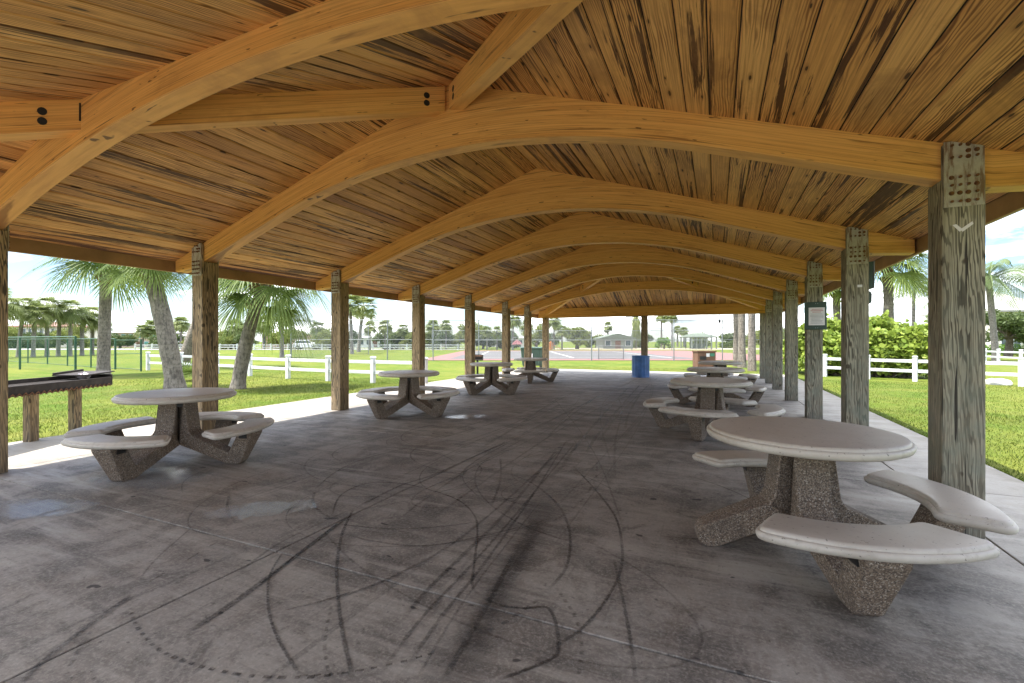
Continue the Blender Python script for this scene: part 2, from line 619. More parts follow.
def mat_mesh(name, c, cell=0.06, wire=0.1):
    """woven wire: diamond pattern cut out by alpha, from UV in metres"""
    t = NT(name)
    u, v, _ = t.sep(t.coord('UV'))
    a = t.math('FRACT', t.math('DIVIDE', t.math('ADD', u, v), cell))
    b = t.math('FRACT', t.math('DIVIDE', t.math('SUBTRACT', u, v), cell))
    al = t.math('MAXIMUM', t.math('LESS_THAN', a, wire), t.math('LESS_THAN', b, wire))
    t.base(c)
    t.rough(0.5)
    t.b.inputs['Metallic'].default_value = 0.3
    t.l(al, t.b.inputs['Alpha'])
    return t.mat


def mat_court():
    t = NT('court_acrylic_surface')
    n = t.noise(t.coord(), 0.8, 6)
    t.base(t.mix(t.rng(n, 0.3, 0.7), (0.062, 0.058, 0.056), (0.095, 0.09, 0.086)))
    t.rough(0.8)
    return t.mat


def mat_roof(name, c, pitch=0.3):
    t = NT(name)
    co = t.coord()
    x, y, z = t.sep(co)
    s = t.math('FRACT', t.math('DIVIDE', z, pitch))
    n = t.noise(co, 3, 5)
    cc = t.mix(t.rng(n, 0.3, 0.7), tuple(k * 0.8 for k in c), c)
    t.base(t.mix(t.rng(s, 0, 0.18, 0.55, 0), cc, tuple(k * 0.45 for k in c)))
    t.rough(0.8)
    return t.mat


M = dict(
    deck=mat_deck(), glulam=mat_glulam(), post=mat_post(), floor=mat_floor(), mark=mat_mark(), wet=mat_wet(),
    lawn=mat_lawn(), agg=mat_aggregate(), cast=mat_cast(), plate=mat_plate(), court=mat_court(),
    fascia=simple('brown_fascia_board', (0.36, 0.21, 0.10), 0.6, var=0.25, scale=3),
    cover=simple('roof_sheathing', (0.014, 0.010, 0.008), 0.95),
    shingle=mat_roof('asphalt_shingle', (0.16, 0.14, 0.12), 0.05),
    bolt=simple('rusty_bolt', (0.17, 0.078, 0.036), 0.6, 0.4, 0.4, 40),
    black=simple('black_steel', (0.018, 0.017, 0.017), 0.45, 0.3, 0.3),
    hole_shade=simple('painted_hole_shade', (0.012, 0.010, 0.008), 0.8),
    white=simple('white_vinyl', (0.60, 0.61, 0.62), 0.4, var=0.05),
    paper=simple('white_paper', (0.72, 0.68, 0.70), 0.7, var=0.03),
    red_ink=simple('faded_red_ink', (0.45, 0.16, 0.17), 0.8),
    ink=simple('grey_ink', (0.24, 0.23, 0.27), 0.8),
    green_board=simple('dark_green_board', (0.022, 0.048, 0.036), 0.5, var=0.25),
    blue=simple('blue_painted_steel', (0.05, 0.155, 0.42), 0.4, var=0.25, scale=4),
    green_post=simple('green_coated_steel', (0.018, 0.075, 0.04), 0.45),
    galv=simple('galvanised_pipe', (0.20, 0.215, 0.22), 0.5, 0.4),
    mesh_green=mat_mesh('green_chain_link', (0.03, 0.10, 0.06), 0.06, 0.055),
    mesh_grey=mat_mesh('grey_chain_link', (0.22, 0.23, 0.24), 0.07, 0.085),
    screen=mat_mesh('teal_wind_screen', (0.22, 0.42, 0.37), 0.02, 0.26),
    red=simple('red_court_apron', (0.185, 0.08, 0.07), 0.85, var=0.12, scale=0.8),
    line=simple('white_court_line', (0.4, 0.4, 0.39), 0.7),
    road=simple('pale_asphalt_road', (0.24, 0.235, 0.225), 0.9, var=0.12),
    dirt=simple('dead_boot_fibre', (0.20, 0.135, 0.075), 0.95, var=0.5, scale=14),
    soil=simple('bare_sand', (0.33, 0.27, 0.19), 0.95, var=0.2),
    sabal=mat_leaf('sabal_leaf', (0.055, 0.100, 0.020), (0.18, 0.235, 0.060), 0.4, (0.30, 0.25, 0.12)),
    sabal_far=mat_leaf('far_palm_leaf', (0.085, 0.125, 0.04), (0.23, 0.26, 0.09), 0.4, (0.24, 0.20, 0.10)),
    coco=mat_leaf('coconut_leaf', (0.07, 0.12, 0.045), (0.20, 0.25, 0.11), 0.4),
    grape=mat_leaf('sea_grape_leaf', (0.080, 0.150, 0.022), (0.29, 0.36, 0.065), 0.35, (0.52, 0.20, 0.05), 0.4),
    hedge=mat_leaf('hedge_leaf', (0.06, 0.15, 0.012), (0.15, 0.27, 0.025), 0.3),
    dark_leaf=mat_leaf('dark_tree_leaf', (0.045, 0.075, 0.025), (0.13, 0.17, 0.055), 0.35),
    olive_leaf=mat_leaf('olive_tree_leaf', (0.09, 0.13, 0.03), (0.26, 0.28, 0.075), 0.38),
    blade=mat_leaf('grass_blade', (0.040, 0.082, 0.008), (0.160, 0.176, 0.032), 0.35),
    bark=mat_trunk('palm_bark', (0.13, 0.108, 0.088), (0.27, 0.235, 0.195), 7),
    bark_far=mat_trunk('grey_palm_bark', (0.17, 0.15, 0.135), (0.28, 0.255, 0.23), 5),
    wood_bark=mat_trunk('tree_bark', (0.10, 0.08, 0.06), (0.17, 0.14, 0.11), 2),
    pink=simple('pink_stucco', (0.56, 0.40, 0.34), 0.9, var=0.06),
    cream=simple('cream_stucco', (0.66, 0.61, 0.54), 0.9, var=0.06),
    whitewall=simple('white_stucco', (0.68, 0.68, 0.66), 0.9, var=0.05),
    greywall=simple('grey_green_wall', (0.20, 0.225, 0.19), 0.9, var=0.1),
    rusty_wall=simple('terracotta_wall', (0.46, 0.30, 0.24), 0.9, var=0.1),
    red_tile=mat_roof('red_tile_roof', (0.36, 0.19, 0.15), 0.25),
    white_roof=mat_roof('white_tile_roof', (0.66, 0.66, 0.66), 0.3),
    green_roof=mat_roof('green_grey_roof', (0.12, 0.145, 0.105), 0.3),
    grey_roof=mat_roof('grey_shingle_roof', (0.34, 0.33, 0.31), 0.3),
    glass=simple('window_glass', (0.05, 0.075, 0.085), 0.1, var=0.2),
    tealglass=simple('teal_shutter', (0.10, 0.27, 0.26), 0.5),
    brick=simple('brown_cabinet_wood', (0.15, 0.075, 0.045), 0.7, var=0.25, scale=5),
    bin_green=simple('dark_green_bin_plastic', (0.045, 0.085, 0.065), 0.5),
    label_green=simple('green_label', (0.05, 0.20, 0.13), 0.6),
    car=simple('white_car_paint', (0.75, 0.76, 0.77), 0.25, var=0.02),
    tyre=simple('tyre_rubber', (0.02, 0.02, 0.02), 0.8),
    stone=simple('pale_stone', (0.50, 0.49, 0.46), 0.9, var=0.2, scale=5, bump=0.4),
    ash=simple('charred_steel', (0.035, 0.028, 0.024), 0.75, 0.3, 0.5, 12),
    rust=simple('rusted_grate', (0.17, 0.085, 0.045), 0.8, 0.3, 0.4, 18),
    foil=simple('crumpled_wrapper', (0.42, 0.38, 0.40), 0.35, 0.5, 0.4, 20),
    orange=simple('orange_plastic', (0.62, 0.20, 0.05), 0.5),
    pinkred=simple('faded_red_plastic', (0.55, 0.22, 0.20), 0.6),
)

# ------------------------------------------------------------------ world, sun, camera
SUN = Vector((-0.29, -0.22, 1.0)).normalized()
sun_el = math.asin(SUN.z)
sun_az = math.atan2(SUN.x, SUN.y)
w = bpy.data.worlds.new('World')
scene.world = w
w.use_nodes = True
nt = w.node_tree
bg = nt.nodes['Background']
sky = nt.nodes.new('ShaderNodeTexSky')
sky.sky_type = 'NISHITA'
sky.sun_disc = False
sky.sun_elevation = sun_el
sky.sun_rotation = sun_az % (2 * math.pi)
sky.air_density = 1.0
sky.dust_density = 0.4
tc = nt.nodes.new('ShaderNodeTexCoord')
sp = nt.nodes.new('ShaderNodeSeparateXYZ')
nt.links.new(tc.outputs['Generated'], sp.inputs[0])


def wmath(op, a, b, clamp=False):
    nd = nt.nodes.new('ShaderNodeMath')
    nd.operation = op
    nd.use_clamp = clamp
    for s, v in zip(nd.inputs, (a, b)):
        if isinstance(v, (int, float)):
            s.default_value = v
        else:
            nt.links.new(v, s)
    return nd.outputs[0]


zz = wmath('ADD', wmath('MAXIMUM', sp.outputs[2], 0.0), 0.22)
cb = nt.nodes.new('ShaderNodeCombineXYZ')
nt.links.new(wmath('DIVIDE', sp.outputs[0], zz), cb.inputs[0])
nt.links.new(wmath('DIVIDE', sp.outputs[1], zz), cb.inputs[1])
cb.inputs[2].default_value = 3.3


def wnoise(scale, detail, rough, dist=0.0):
    nd = nt.nodes.new('ShaderNodeTexNoise')
    nt.links.new(cb.outputs[0], nd.inputs['Vector'])
    nd.inputs['Scale'].default_value = scale
    nd.inputs['Detail'].default_value = detail
    nd.inputs['Roughness'].default_value = rough
    nd.inputs['Distortion'].default_value = dist
    return nd.outputs['Fac']


def wrange(v, a, b, c=0.0, d=1.0):
    nd = nt.nodes.new('ShaderNodeMapRange')
    nd.clamp = True
    nt.links.new(v, nd.inputs['Value'])
    for k, x in zip(('From Min', 'From Max', 'To Min', 'To Max'), (a, b, c, d)):
        nd.inputs[k].default_value = x
    return nd.outputs[0]


def wmix(fac, a, b):
    nd = nt.nodes.new('ShaderNodeMix')
    nd.data_type = 'RGBA'
    if isinstance(fac, float):
        nd.inputs[0].default_value = fac
    else:
        nt.links.new(fac, nd.inputs[0])
    for s, v in ((nd.inputs[6], a), (nd.inputs[7], b)):
        if isinstance(v, tuple):
            s.default_value = (*v, 1)
        else:
            nt.links.new(v, s)
    return nd.outputs[2]


cl = wnoise(1.15, 9, 0.56, 0.25)
shade = wnoise(2.3, 6, 0.55, 0.2)
cloud_col = wmix(wrange(shade, 0.38, 0.55), (1.35, 1.5, 1.75), (9.6, 9.7, 9.8))
mask = wrange(cl, 0.46, 0.56)
hazef = wrange(sp.outputs[2], 0.0, 0.10, 0.35, 0.0)
vs_ = nt.nodes.new('ShaderNodeVectorMath')
vs_.operation = 'MULTIPLY'
nt.links.new(sky.outputs[0], vs_.inputs[0])
vs_.inputs[1].default_value = (0.40, 0.44, 0.50)
skyc = wmix(hazef, vs_.outputs[0], (1.9, 2.1, 2.3))
vm = nt.nodes.new('ShaderNodeVectorMath')
vm.operation = 'SCALE'
nt.links.new(wmix(wmath('MULTIPLY', mask, 0.92), skyc, cloud_col), vm.inputs[0])
nt.links.new(wrange(sp.outputs[2], 0.25, 0.9, 1.0, 1.9), vm.inputs['Scale'])      # upper sky scaled brighter, hidden above the roof, for extra fill light
nt.links.new(vm.outputs[0], bg.inputs['Color'])
bg.inputs['Strength'].default_value = 0.12

sl = bpy.data.lights.new('Sun', 'SUN')
sl.energy = 2.6
sl.angle = R(0.6)
sl.color = (1.0, 0.955, 0.88)
so = bpy.data.objects.new('Sun', sl)
col.objects.link(so)
so.location = SUN * 60
so.rotation_euler = SUN.to_track_quat('Z', 'Y').to_euler()

cd = bpy.data.cameras.new('Camera')
cam = bpy.data.objects.new('Camera', cd)
col.objects.link(cam)
cam.location = (0, 0, CAM_H)
cam.rotation_euler = (R(90), 0, TH)
cd.sensor_width = 36
cd.lens = F_PX * 36 / 1024
cd.shift_y = (YH - 341.5) / 1024
cd.clip_end = 3000
cd.clip_start = 0.03
scene.camera = cam
scene.view_settings.view_transform = 'Standard'
scene.view_settings.look = 'None'
scene.view_settings.gamma = 1
scene.view_settings.exposure = 2.2
scene.cycles.max_bounces = 10
scene.cycles.diffuse_bounces = 5
scene.cycles.transparent_max_bounces = 16
scene.cycles.sample_clamp_indirect = 8
scene.cycles.caustics_reflective = False
scene.cycles.caustics_refractive = False
try:
    scene.cycles.use_denoising = True
    scene.cycles.denoiser = 'OPENIMAGEDENOISE'
except Exception:
    pass

# ------------------------------------------------------------------ the setting
g = MB()
nn = 24
S_ = 900.0
gv = [(-S_ + 2 * S_ * i / nn, -S_ + 2 * S_ * j / nn, GZ) for j in range(nn + 1) for i in range(nn + 1)]
gf = [(j * (nn + 1) + i, j * (nn + 1) + i + 1, (j + 1) * (nn + 1) + i + 1, (j + 1) * (nn + 1) + i) for j in range(nn) for i in range(nn)]
g.add(gv, gf)
tag(obj('lawn_ground', g, M['lawn']), 'wide mown green lawn around the open pavilion', kind='structure')

SLAB_L, SLAB_R, SLAB_N, SLAB_F = -8.72, 2.74, -14.0, 21.6  # slab carried on behind the camera, unseen, to bounce sunlight inside
jx = -2.62                    # joint along the hall
jy = at_z(297, 557, 0).y      # joint across the hall
fl = MB()
xs = [SLAB_L, -6.95, jx, 1.72, SLAB_R]
ys = [SLAB_N, jy - 10.1, jy - 6.7, jy - 3.3, jy, jy + 3.4, jy + 6.8, jy + 10.2, jy + 13.6, jy + 17.0, SLAB_F]
jg = 0.006
for i in range(len(xs) - 1):
    for j in range(len(ys) - 1):
        fl.box((xs[i] + (jg if i else 0), ys[j] + (jg if j else 0), -0.12), (xs[i + 1] - (jg if i < len(xs) - 2 else 0), ys[j + 1] - (jg if j < len(ys) - 2 else 0), 0.0))
fl.box((SLAB_L + 0.02, SLAB_N + 0.02, -0.14), (SLAB_R - 0.02, SLAB_F - 0.02, -0.018), 1)
floor = obj('floor', fl, [M['floor'], M['soil']], bevel=0.004, seg=1)
tag(floor, 'stained grey concrete slab of the pavilion with black tyre marks', kind='structure')


def smooth_path(pts, n=10):
    n = max(n, 22)
    P = [Vector(p) for p in pts]
    out = []
    for i in range(len(P) - 1):
        p0, p1, p2, p3 = P[max(i - 1, 0)], P[i], P[i + 1], P[min(i + 2, len(P) - 1)]
        for k in range(n):
            t = k / n
            out.append(0.5 * ((2 * p1) + (p2 - p0) * t + (2 * p0 - 5 * p1 + 4 * p2 - p3) * t * t + (3 * p1 - p0 - 3 * p2 + p3) * t ** 3))
    out.append(P[-1])
    return out


zoff = [0.004]
KW, KS = 0.6, 0.85


def tyre_mark(pix, wd, strength, o=(300, 440), s=0.3711, dash=0.0):
    pts = smooth_path([at_z(o[0] + x * s, o[1] + y * s, 0) for x, y in pix], 9)
    L = [0.0]
    for a, b in zip(pts, pts[1:]):
        L.append(L[-1] + (b - a).length)
    mb = MB()
    vs, uv = [], []
    for i, p in enumerate(pts):
        t = (pts[min(i + 1, len(pts) - 1)] - pts[max(i - 1, 0)])
        t.z = 0
        t.normalize()
        nrm = Vector((-t.y, t.x, 0))
        ww = wd * KW * (0.8 + 0.4 * random.random())
        for sgn in (-1, 1):
            q = p + nrm * ww * 0.5 * sgn
            vs.append((q.x, q.y, zoff[0]))
            uv.append((L[i] / L[-1], 0.5 + 0.5 * sgn))
    fs, rd = [], []
    for i in range(len(pts) - 1):
        if dash and (int(L[i] / dash + 0.35 * math.sin(L[i] * 9)) % 2):
            continue
        fs.append((2 * i, 2 * i + 1, 2 * i + 3, 2 * i + 2))
        rd.append(strength * KS)
    mb.add(vs, fs, 0, uv, rd)
    zoff[0] += 0.00012
    obj('tyre_mark', mb, M['mark'], floor)


A1 = dict(o=(0, 460), s=0.3418)
tyre_mark([(85, 210), (110, 150), (180, 118), (270, 118), (360, 138), (430, 165), (470, 205), (478, 250), (470, 330), (465, 395), (490, 425)], 0.035, 0.9)
tyre_mark([(490, 425), (540, 447), (600, 455), (660, 452), (680, 470), (690, 500), (697, 560), (680, 590), (600, 625), (530, 650)], 0.042, 1.0)
tyre_mark([(545, 510), (700, 405), (870, 280), (1020, 165)], 0.07, 1.0, **A1)
tyre_mark([(560, 505), (720, 400), (880, 268), (1000, 178)], 0.035, 0.8, **A1)
tyre_mark([(145, 185), (115, 250), (100, 330), (102, 420), (115, 520), (145, 655)], 0.045, 0.9)
tyre_mark([(655, 150), (640, 210), (600, 300), (545, 390), (490, 500), (430, 600), (395, 680)], 0.50, 0.36)
tyre_mark([(640, 215), (590, 310), (540, 400), (500, 480), (440, 590)], 0.22, 0.5)
tyre_mark([(575, 310), (530, 400), (480, 490), (420, 590), (385, 655)], 0.06, 0.7)
tyre_mark([(735, 70), (800, 140), (850, 210), (868, 290), (862, 360), (820, 440), (760, 510), (700, 550), (640, 580)], 0.042, 0.85)
tyre_mark([(845, 320), (870, 430), (890, 540), (905, 655)], 0.04, 0.7)
tyre_mark([(540, 85), (620, 115), (690, 170), (722, 230), (728, 290), (715, 350), (665, 410)], 0.045, 0.75)
tyre_mark([(0, 455), (180, 400), (300, 345), (420, 275), (560, 160), (700, 30)], 0.05, 0.75)
tyre_mark([(270, 495), (340, 410), (430, 320), (560, 190), (690, 30)], 0.06, 0.75)
tyre_mark([(200, 655), (330, 480), (460, 340), (600, 180), (740, 10)], 0.045, 0.75)
tyre_mark([(265, 655), (380, 480), (500, 330), (640, 130), (720, 0)], 0.045, 0.8)
tyre_mark([(310, 655), (420, 470), (520, 330), (650, 165)], 0.03, 0.55)
tyre_mark([(40, 140), (35, 170), (55, 195), (85, 212)], 0.05, 0.7)
tyre_mark([(40, 135), (100, 85), (180, 50), (300, 20)], 0.05, 0.6)
tyre_mark([(110, 230), (250, 242), (380, 235), (480, 222)], 0.05, 0.55)
tyre_mark([(120, 255), (200, 275), (330, 288), (450, 270), (600, 235)], 0.045, 0.6)
tyre_mark([(540, 50), (540, 110), (515, 180)], 0.05, 0.7)
tyre_mark([(430, 105), (470, 60), (560, 10)], 0.05, 0.6)
tyre_mark([(690, 400), (730, 460), (755, 520), (758, 600), (745, 655)], 0.045, 0.7, dash=0.032)
tyre_mark([(640, 435), (560, 490), (500, 520)], 0.05, 0.7, dash=0.04)
tyre_mark([(0, 640), (130, 630), (260, 605), (370, 575)], 0.03, 0.9, dash=0.028)
tyre_mark([(150, 185), (270, 125), (360, 95), (470, 45), (560, 5)], 0.07, 0.65)
tyre_mark([(260, 220), (380, 130), (480, 65), (600, 0)], 0.05, 0.5)
tyre_mark([(800, 60), (795, 110), (750, 175), (660, 235)], 0.05, 0.5, dash=0.12)
tyre_mark([(555, 205), (460, 290), (410, 350)], 0.03, 0.7, **A1)
tyre_mark([(380, 435), (400, 490), (460, 555), (560, 600), (720, 635), (900, 640), (1024, 625)], 0.042, 1.0, dash=0.030, **A1)
tyre_mark([(390, 395), (270, 480), (130, 590), (60, 660)], 0.06, 0.85, **A1)
tyre_mark([(640, 240), (540, 300), (420, 370)], 0.04, 0.65, dash=0.1, **A1)
tyre_mark([(270, 500), (230, 560), (190, 640)], 0.04, 0.6, dash=0.04, **A1)
tyre_mark([(830, 270), (790, 340), (785, 430), (810, 520), (880, 640)], 0.032, 0.85, **A1)
tyre_mark([(970, 430), (950, 540), (965, 650)], 0.035, 0.6, dash=0.032, **A1)
tyre_mark([(670, 105), (665, 150), (690, 185)], 0.05, 0.6, **A1)
tyre_mark([(830, 445), (930, 420), (1024, 392)], 0.03, 0.7, **A1)
tyre_mark([(700, 330), (830, 240), (1020, 150)], 0.05, 0.6, **A1)
mr = random.Random(12)
for k in range(20):
    # fainter loops ridden over each other in the middle of the slab
    cx_, cy_ = mr.uniform(-3.6, -0.9), mr.uniform(2.6, 6.2)
    ra, rb, ph, a0, sw = mr.uniform(0.5, 1.5), mr.uniform(0.7, 2.0), mr.uniform(0, 3), mr.uniform(0, 6.28), mr.uniform(1.6, 4.4)
    pts_ = []
    for q in range(8):
        a = a0 + sw * q / 7
        X, Y = ra * math.cos(a), rb * math.sin(a)
        X, Y = cx_ + X * math.cos(ph) - Y * math.sin(ph), cy_ + X * math.sin(ph) + Y * math.cos(ph)
        if Y > 1.2:
            pts_.append((X, Y))
    if len(pts_) > 3:
        d_ = [(512 + F_PX * (X * CT + Y * ST) / (Y * CT - X * ST), YH + F_PX * CAM_H / (Y * CT - X * ST)) for X, Y in pts_]
        tyre_mark(d_, mr.uniform(0.022, 0.045), mr.uniform(0.35, 0.65), o=(0, 0), s=1)
for k in range(16):
    X0, X1 = mr.uniform(-4.2, -0.6), mr.uniform(-3.4, -1.6)
    Y0, Y1_ = mr.uniform(1.8, 6), mr.uniform(8, 17)
    d_ = []
    for q in range(5):
        t_ = q / 4
        X, Y = X0 + (X1 - X0) * t_ + 0.25 * math.sin(t_ * 3 + k), Y0 + (Y1_ - Y0) * t_
        d_.append((512 + F_PX * (X * CT + Y * ST) / (Y * CT - X * ST), YH + F_PX * CAM_H / (Y * CT - X * ST)))
    tyre_mark(d_, mr.uniform(0.03, 0.07), mr.uniform(0.3, 0.6), o=(0, 0), s=1)
# long faint runs towards the far end
for xa, ya, xb, yb, s_ in ((585, 455, 640, 385, .7), (560, 470, 628, 388, .6), (600, 440, 650, 384, .5), (545, 440, 600, 395, .5), (520, 425, 575, 392, .45), (625, 430, 640, 395, .6), (480, 450, 560, 405, .45)):
    tyre_mark([(xa, ya), ((xa + xb) / 2 - 3, (ya + yb) / 2), (xb, yb)], 0.09, s_, o=(0, 0), s=1)


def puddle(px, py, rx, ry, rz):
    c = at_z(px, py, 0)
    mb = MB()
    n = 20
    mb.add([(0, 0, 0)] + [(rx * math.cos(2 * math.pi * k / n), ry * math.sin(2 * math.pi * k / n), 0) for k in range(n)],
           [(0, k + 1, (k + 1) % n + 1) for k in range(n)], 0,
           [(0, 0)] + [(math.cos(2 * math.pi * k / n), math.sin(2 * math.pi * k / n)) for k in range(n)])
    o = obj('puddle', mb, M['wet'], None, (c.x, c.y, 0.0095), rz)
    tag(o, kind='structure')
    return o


tag(puddle(150, 478, 0.85, 0.42, R(10)), 'shallow puddle with painted pale sheen under the legs of the nearest left table')
tag(puddle(258, 510, 0.55, 0.24, R(35)), 'small damp patch with painted sheen on the slab right of the nearest left table')
tag(puddle(28, 510, 0.75, 0.3, R(25)), 'damp patch with painted sheen on the slab in front of the leftmost post')
tag(puddle(468, 417, 0.55, 0.3, R(30)), 'damp patch with painted sheen between the second and third left tables')

# court, road, far strip
cn = 33.5
ca, cb_ = at_d(470, cn), at_d(820, cn)
DX = Vector((CT, ST, 0))
DY = Vector((-ST, CT, 0))


def cpt(lat, dep, z):
    p = DX * lat + DY * dep
    return (p.x, p.y, z)


def sheet(name, lat0, lat1, d0, d1, z, m):
    mb = MB()
    mb.add([cpt(lat0, d0, z), cpt(lat1, d0, z), cpt(lat1, d1, z), cpt(lat0, d1, z)], [(0, 1, 2, 3)])
    return obj(name, mb, m)


tag(sheet('court_apron', -7.0, 25.5, 33.6, 68, GZ + 0.02, M['red']), kind='structure')
tag(sheet('court_surface', -5.0, 15.0, 36.2, 64, GZ + 0.026, M['court']), kind='structure')
lm = MB()
for a, b, c_, d_ in ((-3.2, 13.4, 38.2, 38.4), (-3.2, 13.4, 49.0, 49.2), (-3.2, 13.4, 60.6, 60.9), (-3.2, -3.0, 38.2, 60.9), (5.0, 5.2, 38.2, 60.9), (13.2, 13.4, 38.2, 60.9)):
    z = GZ + 0.031 + 0.001 * len(lm.f)
    lm.add([cpt(a, c_, z), cpt(b, c_, z), cpt(b, d_, z), cpt(a, d_, z)], [(0, 1, 2, 3)])
tag(obj('court_markings', lm, M['line']), kind='structure')
tag(sheet('road', -140, -8, 74, 86, GZ + 0.02, M['road']), kind='structure')
tag(sheet('sand_strip', 2, 60, 76, 92, GZ + 0.02, M['soil']), kind='structure')


def blades(regions, dens):
    V, Fc, rd = [], [], []
    tot = 0
    vs_all, rnd_all = [], []
    for x0, x1, y0, y1, dn in regions:
        n = int((x1 - x0) * (y1 - y0) * dens * dn)
        px = rng.uniform(x0, x1, n)
        py = rng.uniform(y0, y1, n)
        h = rng.uniform(0.02, 0.05, n) * (0.75 + 0.5 * (0.5 + 0.5 * np.sin(px * 1.1) * np.cos(py * 0.9 + px)))
        an = rng.uniform(0, 2 * math.pi, n)
        wd = rng.uniform(0.003, 0.007, n)
        lx, ly = rng.normal(0, 0.025, n), rng.normal(0, 0.025, n)
        a = np.stack([px - np.cos(an) * wd, py - np.sin(an) * wd, np.full(n, GZ - 0.005)], 1)
        b = np.stack([px + np.cos(an) * wd, py + np.sin(an) * wd, np.full(n, GZ - 0.005)], 1)
        c = np.stack([px + lx, py + ly, GZ + h], 1)
        vs_all.append(np.stack([a, b, c], 1).reshape(-1, 3))
        pt = 0.5 + 0.5 * np.sin(px * 1.7 + 1.3 * np.sin(py * 1.1)) * np.cos(py * 1.9 + np.sin(px * 2.3))
        rnd_all.append(np.clip(rng.uniform(0, 0.6, n) + 0.4 * pt, 0, 1))
    vs = np.concatenate(vs_all)
    rd = np.concatenate(rnd_all)
    return tri_mesh('grass', vs, rd, M['blade'])


def tri_mesh(name, vs, rd, mat, k=3):
    n = len(vs) // k
    me = bpy.data.meshes.new(name)
    me.vertices.add(len(vs))
    me.vertices.foreach_set('co', np.asarray(vs, np.float32).ravel())
    me.loops.add(len(vs))
    me.loops.foreach_set('vertex_index', np.arange(len(vs), dtype=np.int32))
    me.polygons.add(n)
    me.polygons.foreach_set('loop_start', np.arange(0, len(vs), k, dtype=np.int32))
    me.materials.append(mat)
    at = me.attributes.new('rnd', 'FLOAT', 'FACE')
    at.data.foreach_set('value', np.asarray(rd, np.float32))
    me.update()
    me.validate()
    return me


gm = blades([(-12.5, SLAB_L - 0.01, 1.5, 14, 1.0), (-20, -12.5, 3, 16, 0.45), (SLAB_R + 0.01, 6.5, 4, 12, 1.3), (SLAB_R + 0.01, 12, 12, 20, 0.5), (-9, 4, SLAB_F, 25, 0.35), (SLAB_L - 0.16, SLAB_L + 0.02, 1, 21, 4.0), (SLAB_R - 0.02, SLAB_R + 0.12, 3, 21, 4.0)], 600)
tag(obj('grass', gm, None), 'short green grass blades of the lawn beside the slab', 'grass', kind='stuff')

# ------------------------------------------------------------------ the pavilion
XC, APEX, SL, UE = -2.642, 4.15, 0.33, 4.81
YA, BAY = 4.347, 2.651
YB = YA + 4 * BAY
Y1, Y7, YE0, YE1 = 2.13, 17.02, 0.10, 19.12
PXL, PXR, PW = -6.87, 1.585, 0.237


def deck(x, y):
    return APEX - SL * max(abs(x - XC), YA - y, y - YB)


pav = empty('picnic_pavilion', (XC, (YA + YB) / 2, 0))
tag(pav, 'long open timber picnic pavilion with curved glulam arches and plank ceiling', 'pavilion')
PO = Vector(pav.location)


def pobj(name, mb, mats, parent=None, **kw):
    """a pavilion part whose mesh is written in world coordinates"""
    o = obj(name, mb, mats, parent or pav, **kw)
    if parent is None:
        o.location = -PO
    return o


# deck boards
db = MB()
BW = UE / 26
yst, yen = YA - UE, YB + UE
for side in (-1, 1):
    for i in range(26):
        ua, ub = i * BW, (i + 1) * BW
        prof = [(ua + 0.004, 0.012), (ua + 0.015, 0.0), (ub - 0.015, 0.0), (ub - 0.004, 0.012)]
        h0, h1 = (YA - ub, YA - ua), (YB + ua, YB + ub)
        cuts = [yst]
        y = yst + random.uniform(4.0, 16.0)
        while y < yen - 1.0:
            yy = YA + round((y - YA) / BAY) * BAY + random.uniform(-0.03, 0.03) if YA - 1 < y < YB + 1 else y
            if not (h0[0] - 0.15 < yy < h0[1] + 0.15 or h1[0] - 0.15 < yy < h1[1] + 0.15) and yy - cuts[-1] > 0.8 and yy < yen - 0.5:
                cuts.append(yy)
            y += random.choice((8.0, 10.6, 13.2))
        cuts.append(yen)
        for a, b in zip(cuts, cuts[1:]):
            a_, b_ = a + (0.0015 if a > yst else 0), b - (0.0015 if b < yen else 0)
            rows = []
            for u, dz in prof:
                x = XC + side * u
                yl = [a_] + [q for q in (YA - u, YB + u) if a_ < q < b_] + [b_]
                rows.append([(x, q, deck(x, q) + dz) for q in yl])
            n = len(rows[0])
            vs = [p for r in rows for p in r]
            uv = [((u if side > 0 else u + 40), p[1]) for (u, dz), r in zip(prof, rows) for p in r]
            fs = []
            for k in range(3):
                for q in range(n - 1):
                    f4 = (k * n + q, k * n + q + 1, (k + 1) * n + q + 1, (k + 1) * n + q)
                    fs.append(f4 if side > 0 else f4[::-1])
            db.add(vs, fs, 0, uv, random.random())
pobj('roof_deck', db, M['deck'])

# sheathing + shingles
rc = MB()
UO = UE + 0.005


def roof_shell(dz):
    p = [(XC - UO, YA - UO), (XC + UO, YA - UO), (XC + UO, YB + UO), (XC - UO, YB + UO), (XC, YA), (XC, YB)]
    return [(x, y, deck(x, y) + dz) for x, y in p]


lo_, hi_ = roof_shell(0.0135), roof_shell(0.14)
fl_ = [(0, 1, 4), (1, 2, 5, 4), (2, 3, 5), (3, 0, 4, 5)]
rc.add(lo_, [f[::-1] for f in fl_], 0)
rc.add(hi_, fl_, 1)
rc.add(lo_[:4] + hi_[:4], [(k, (k + 1) % 4, (k + 1) % 4 + 4, k + 4) for k in range(4)], 1)
pobj('roof', rc, [M['cover'], M['shingle']])

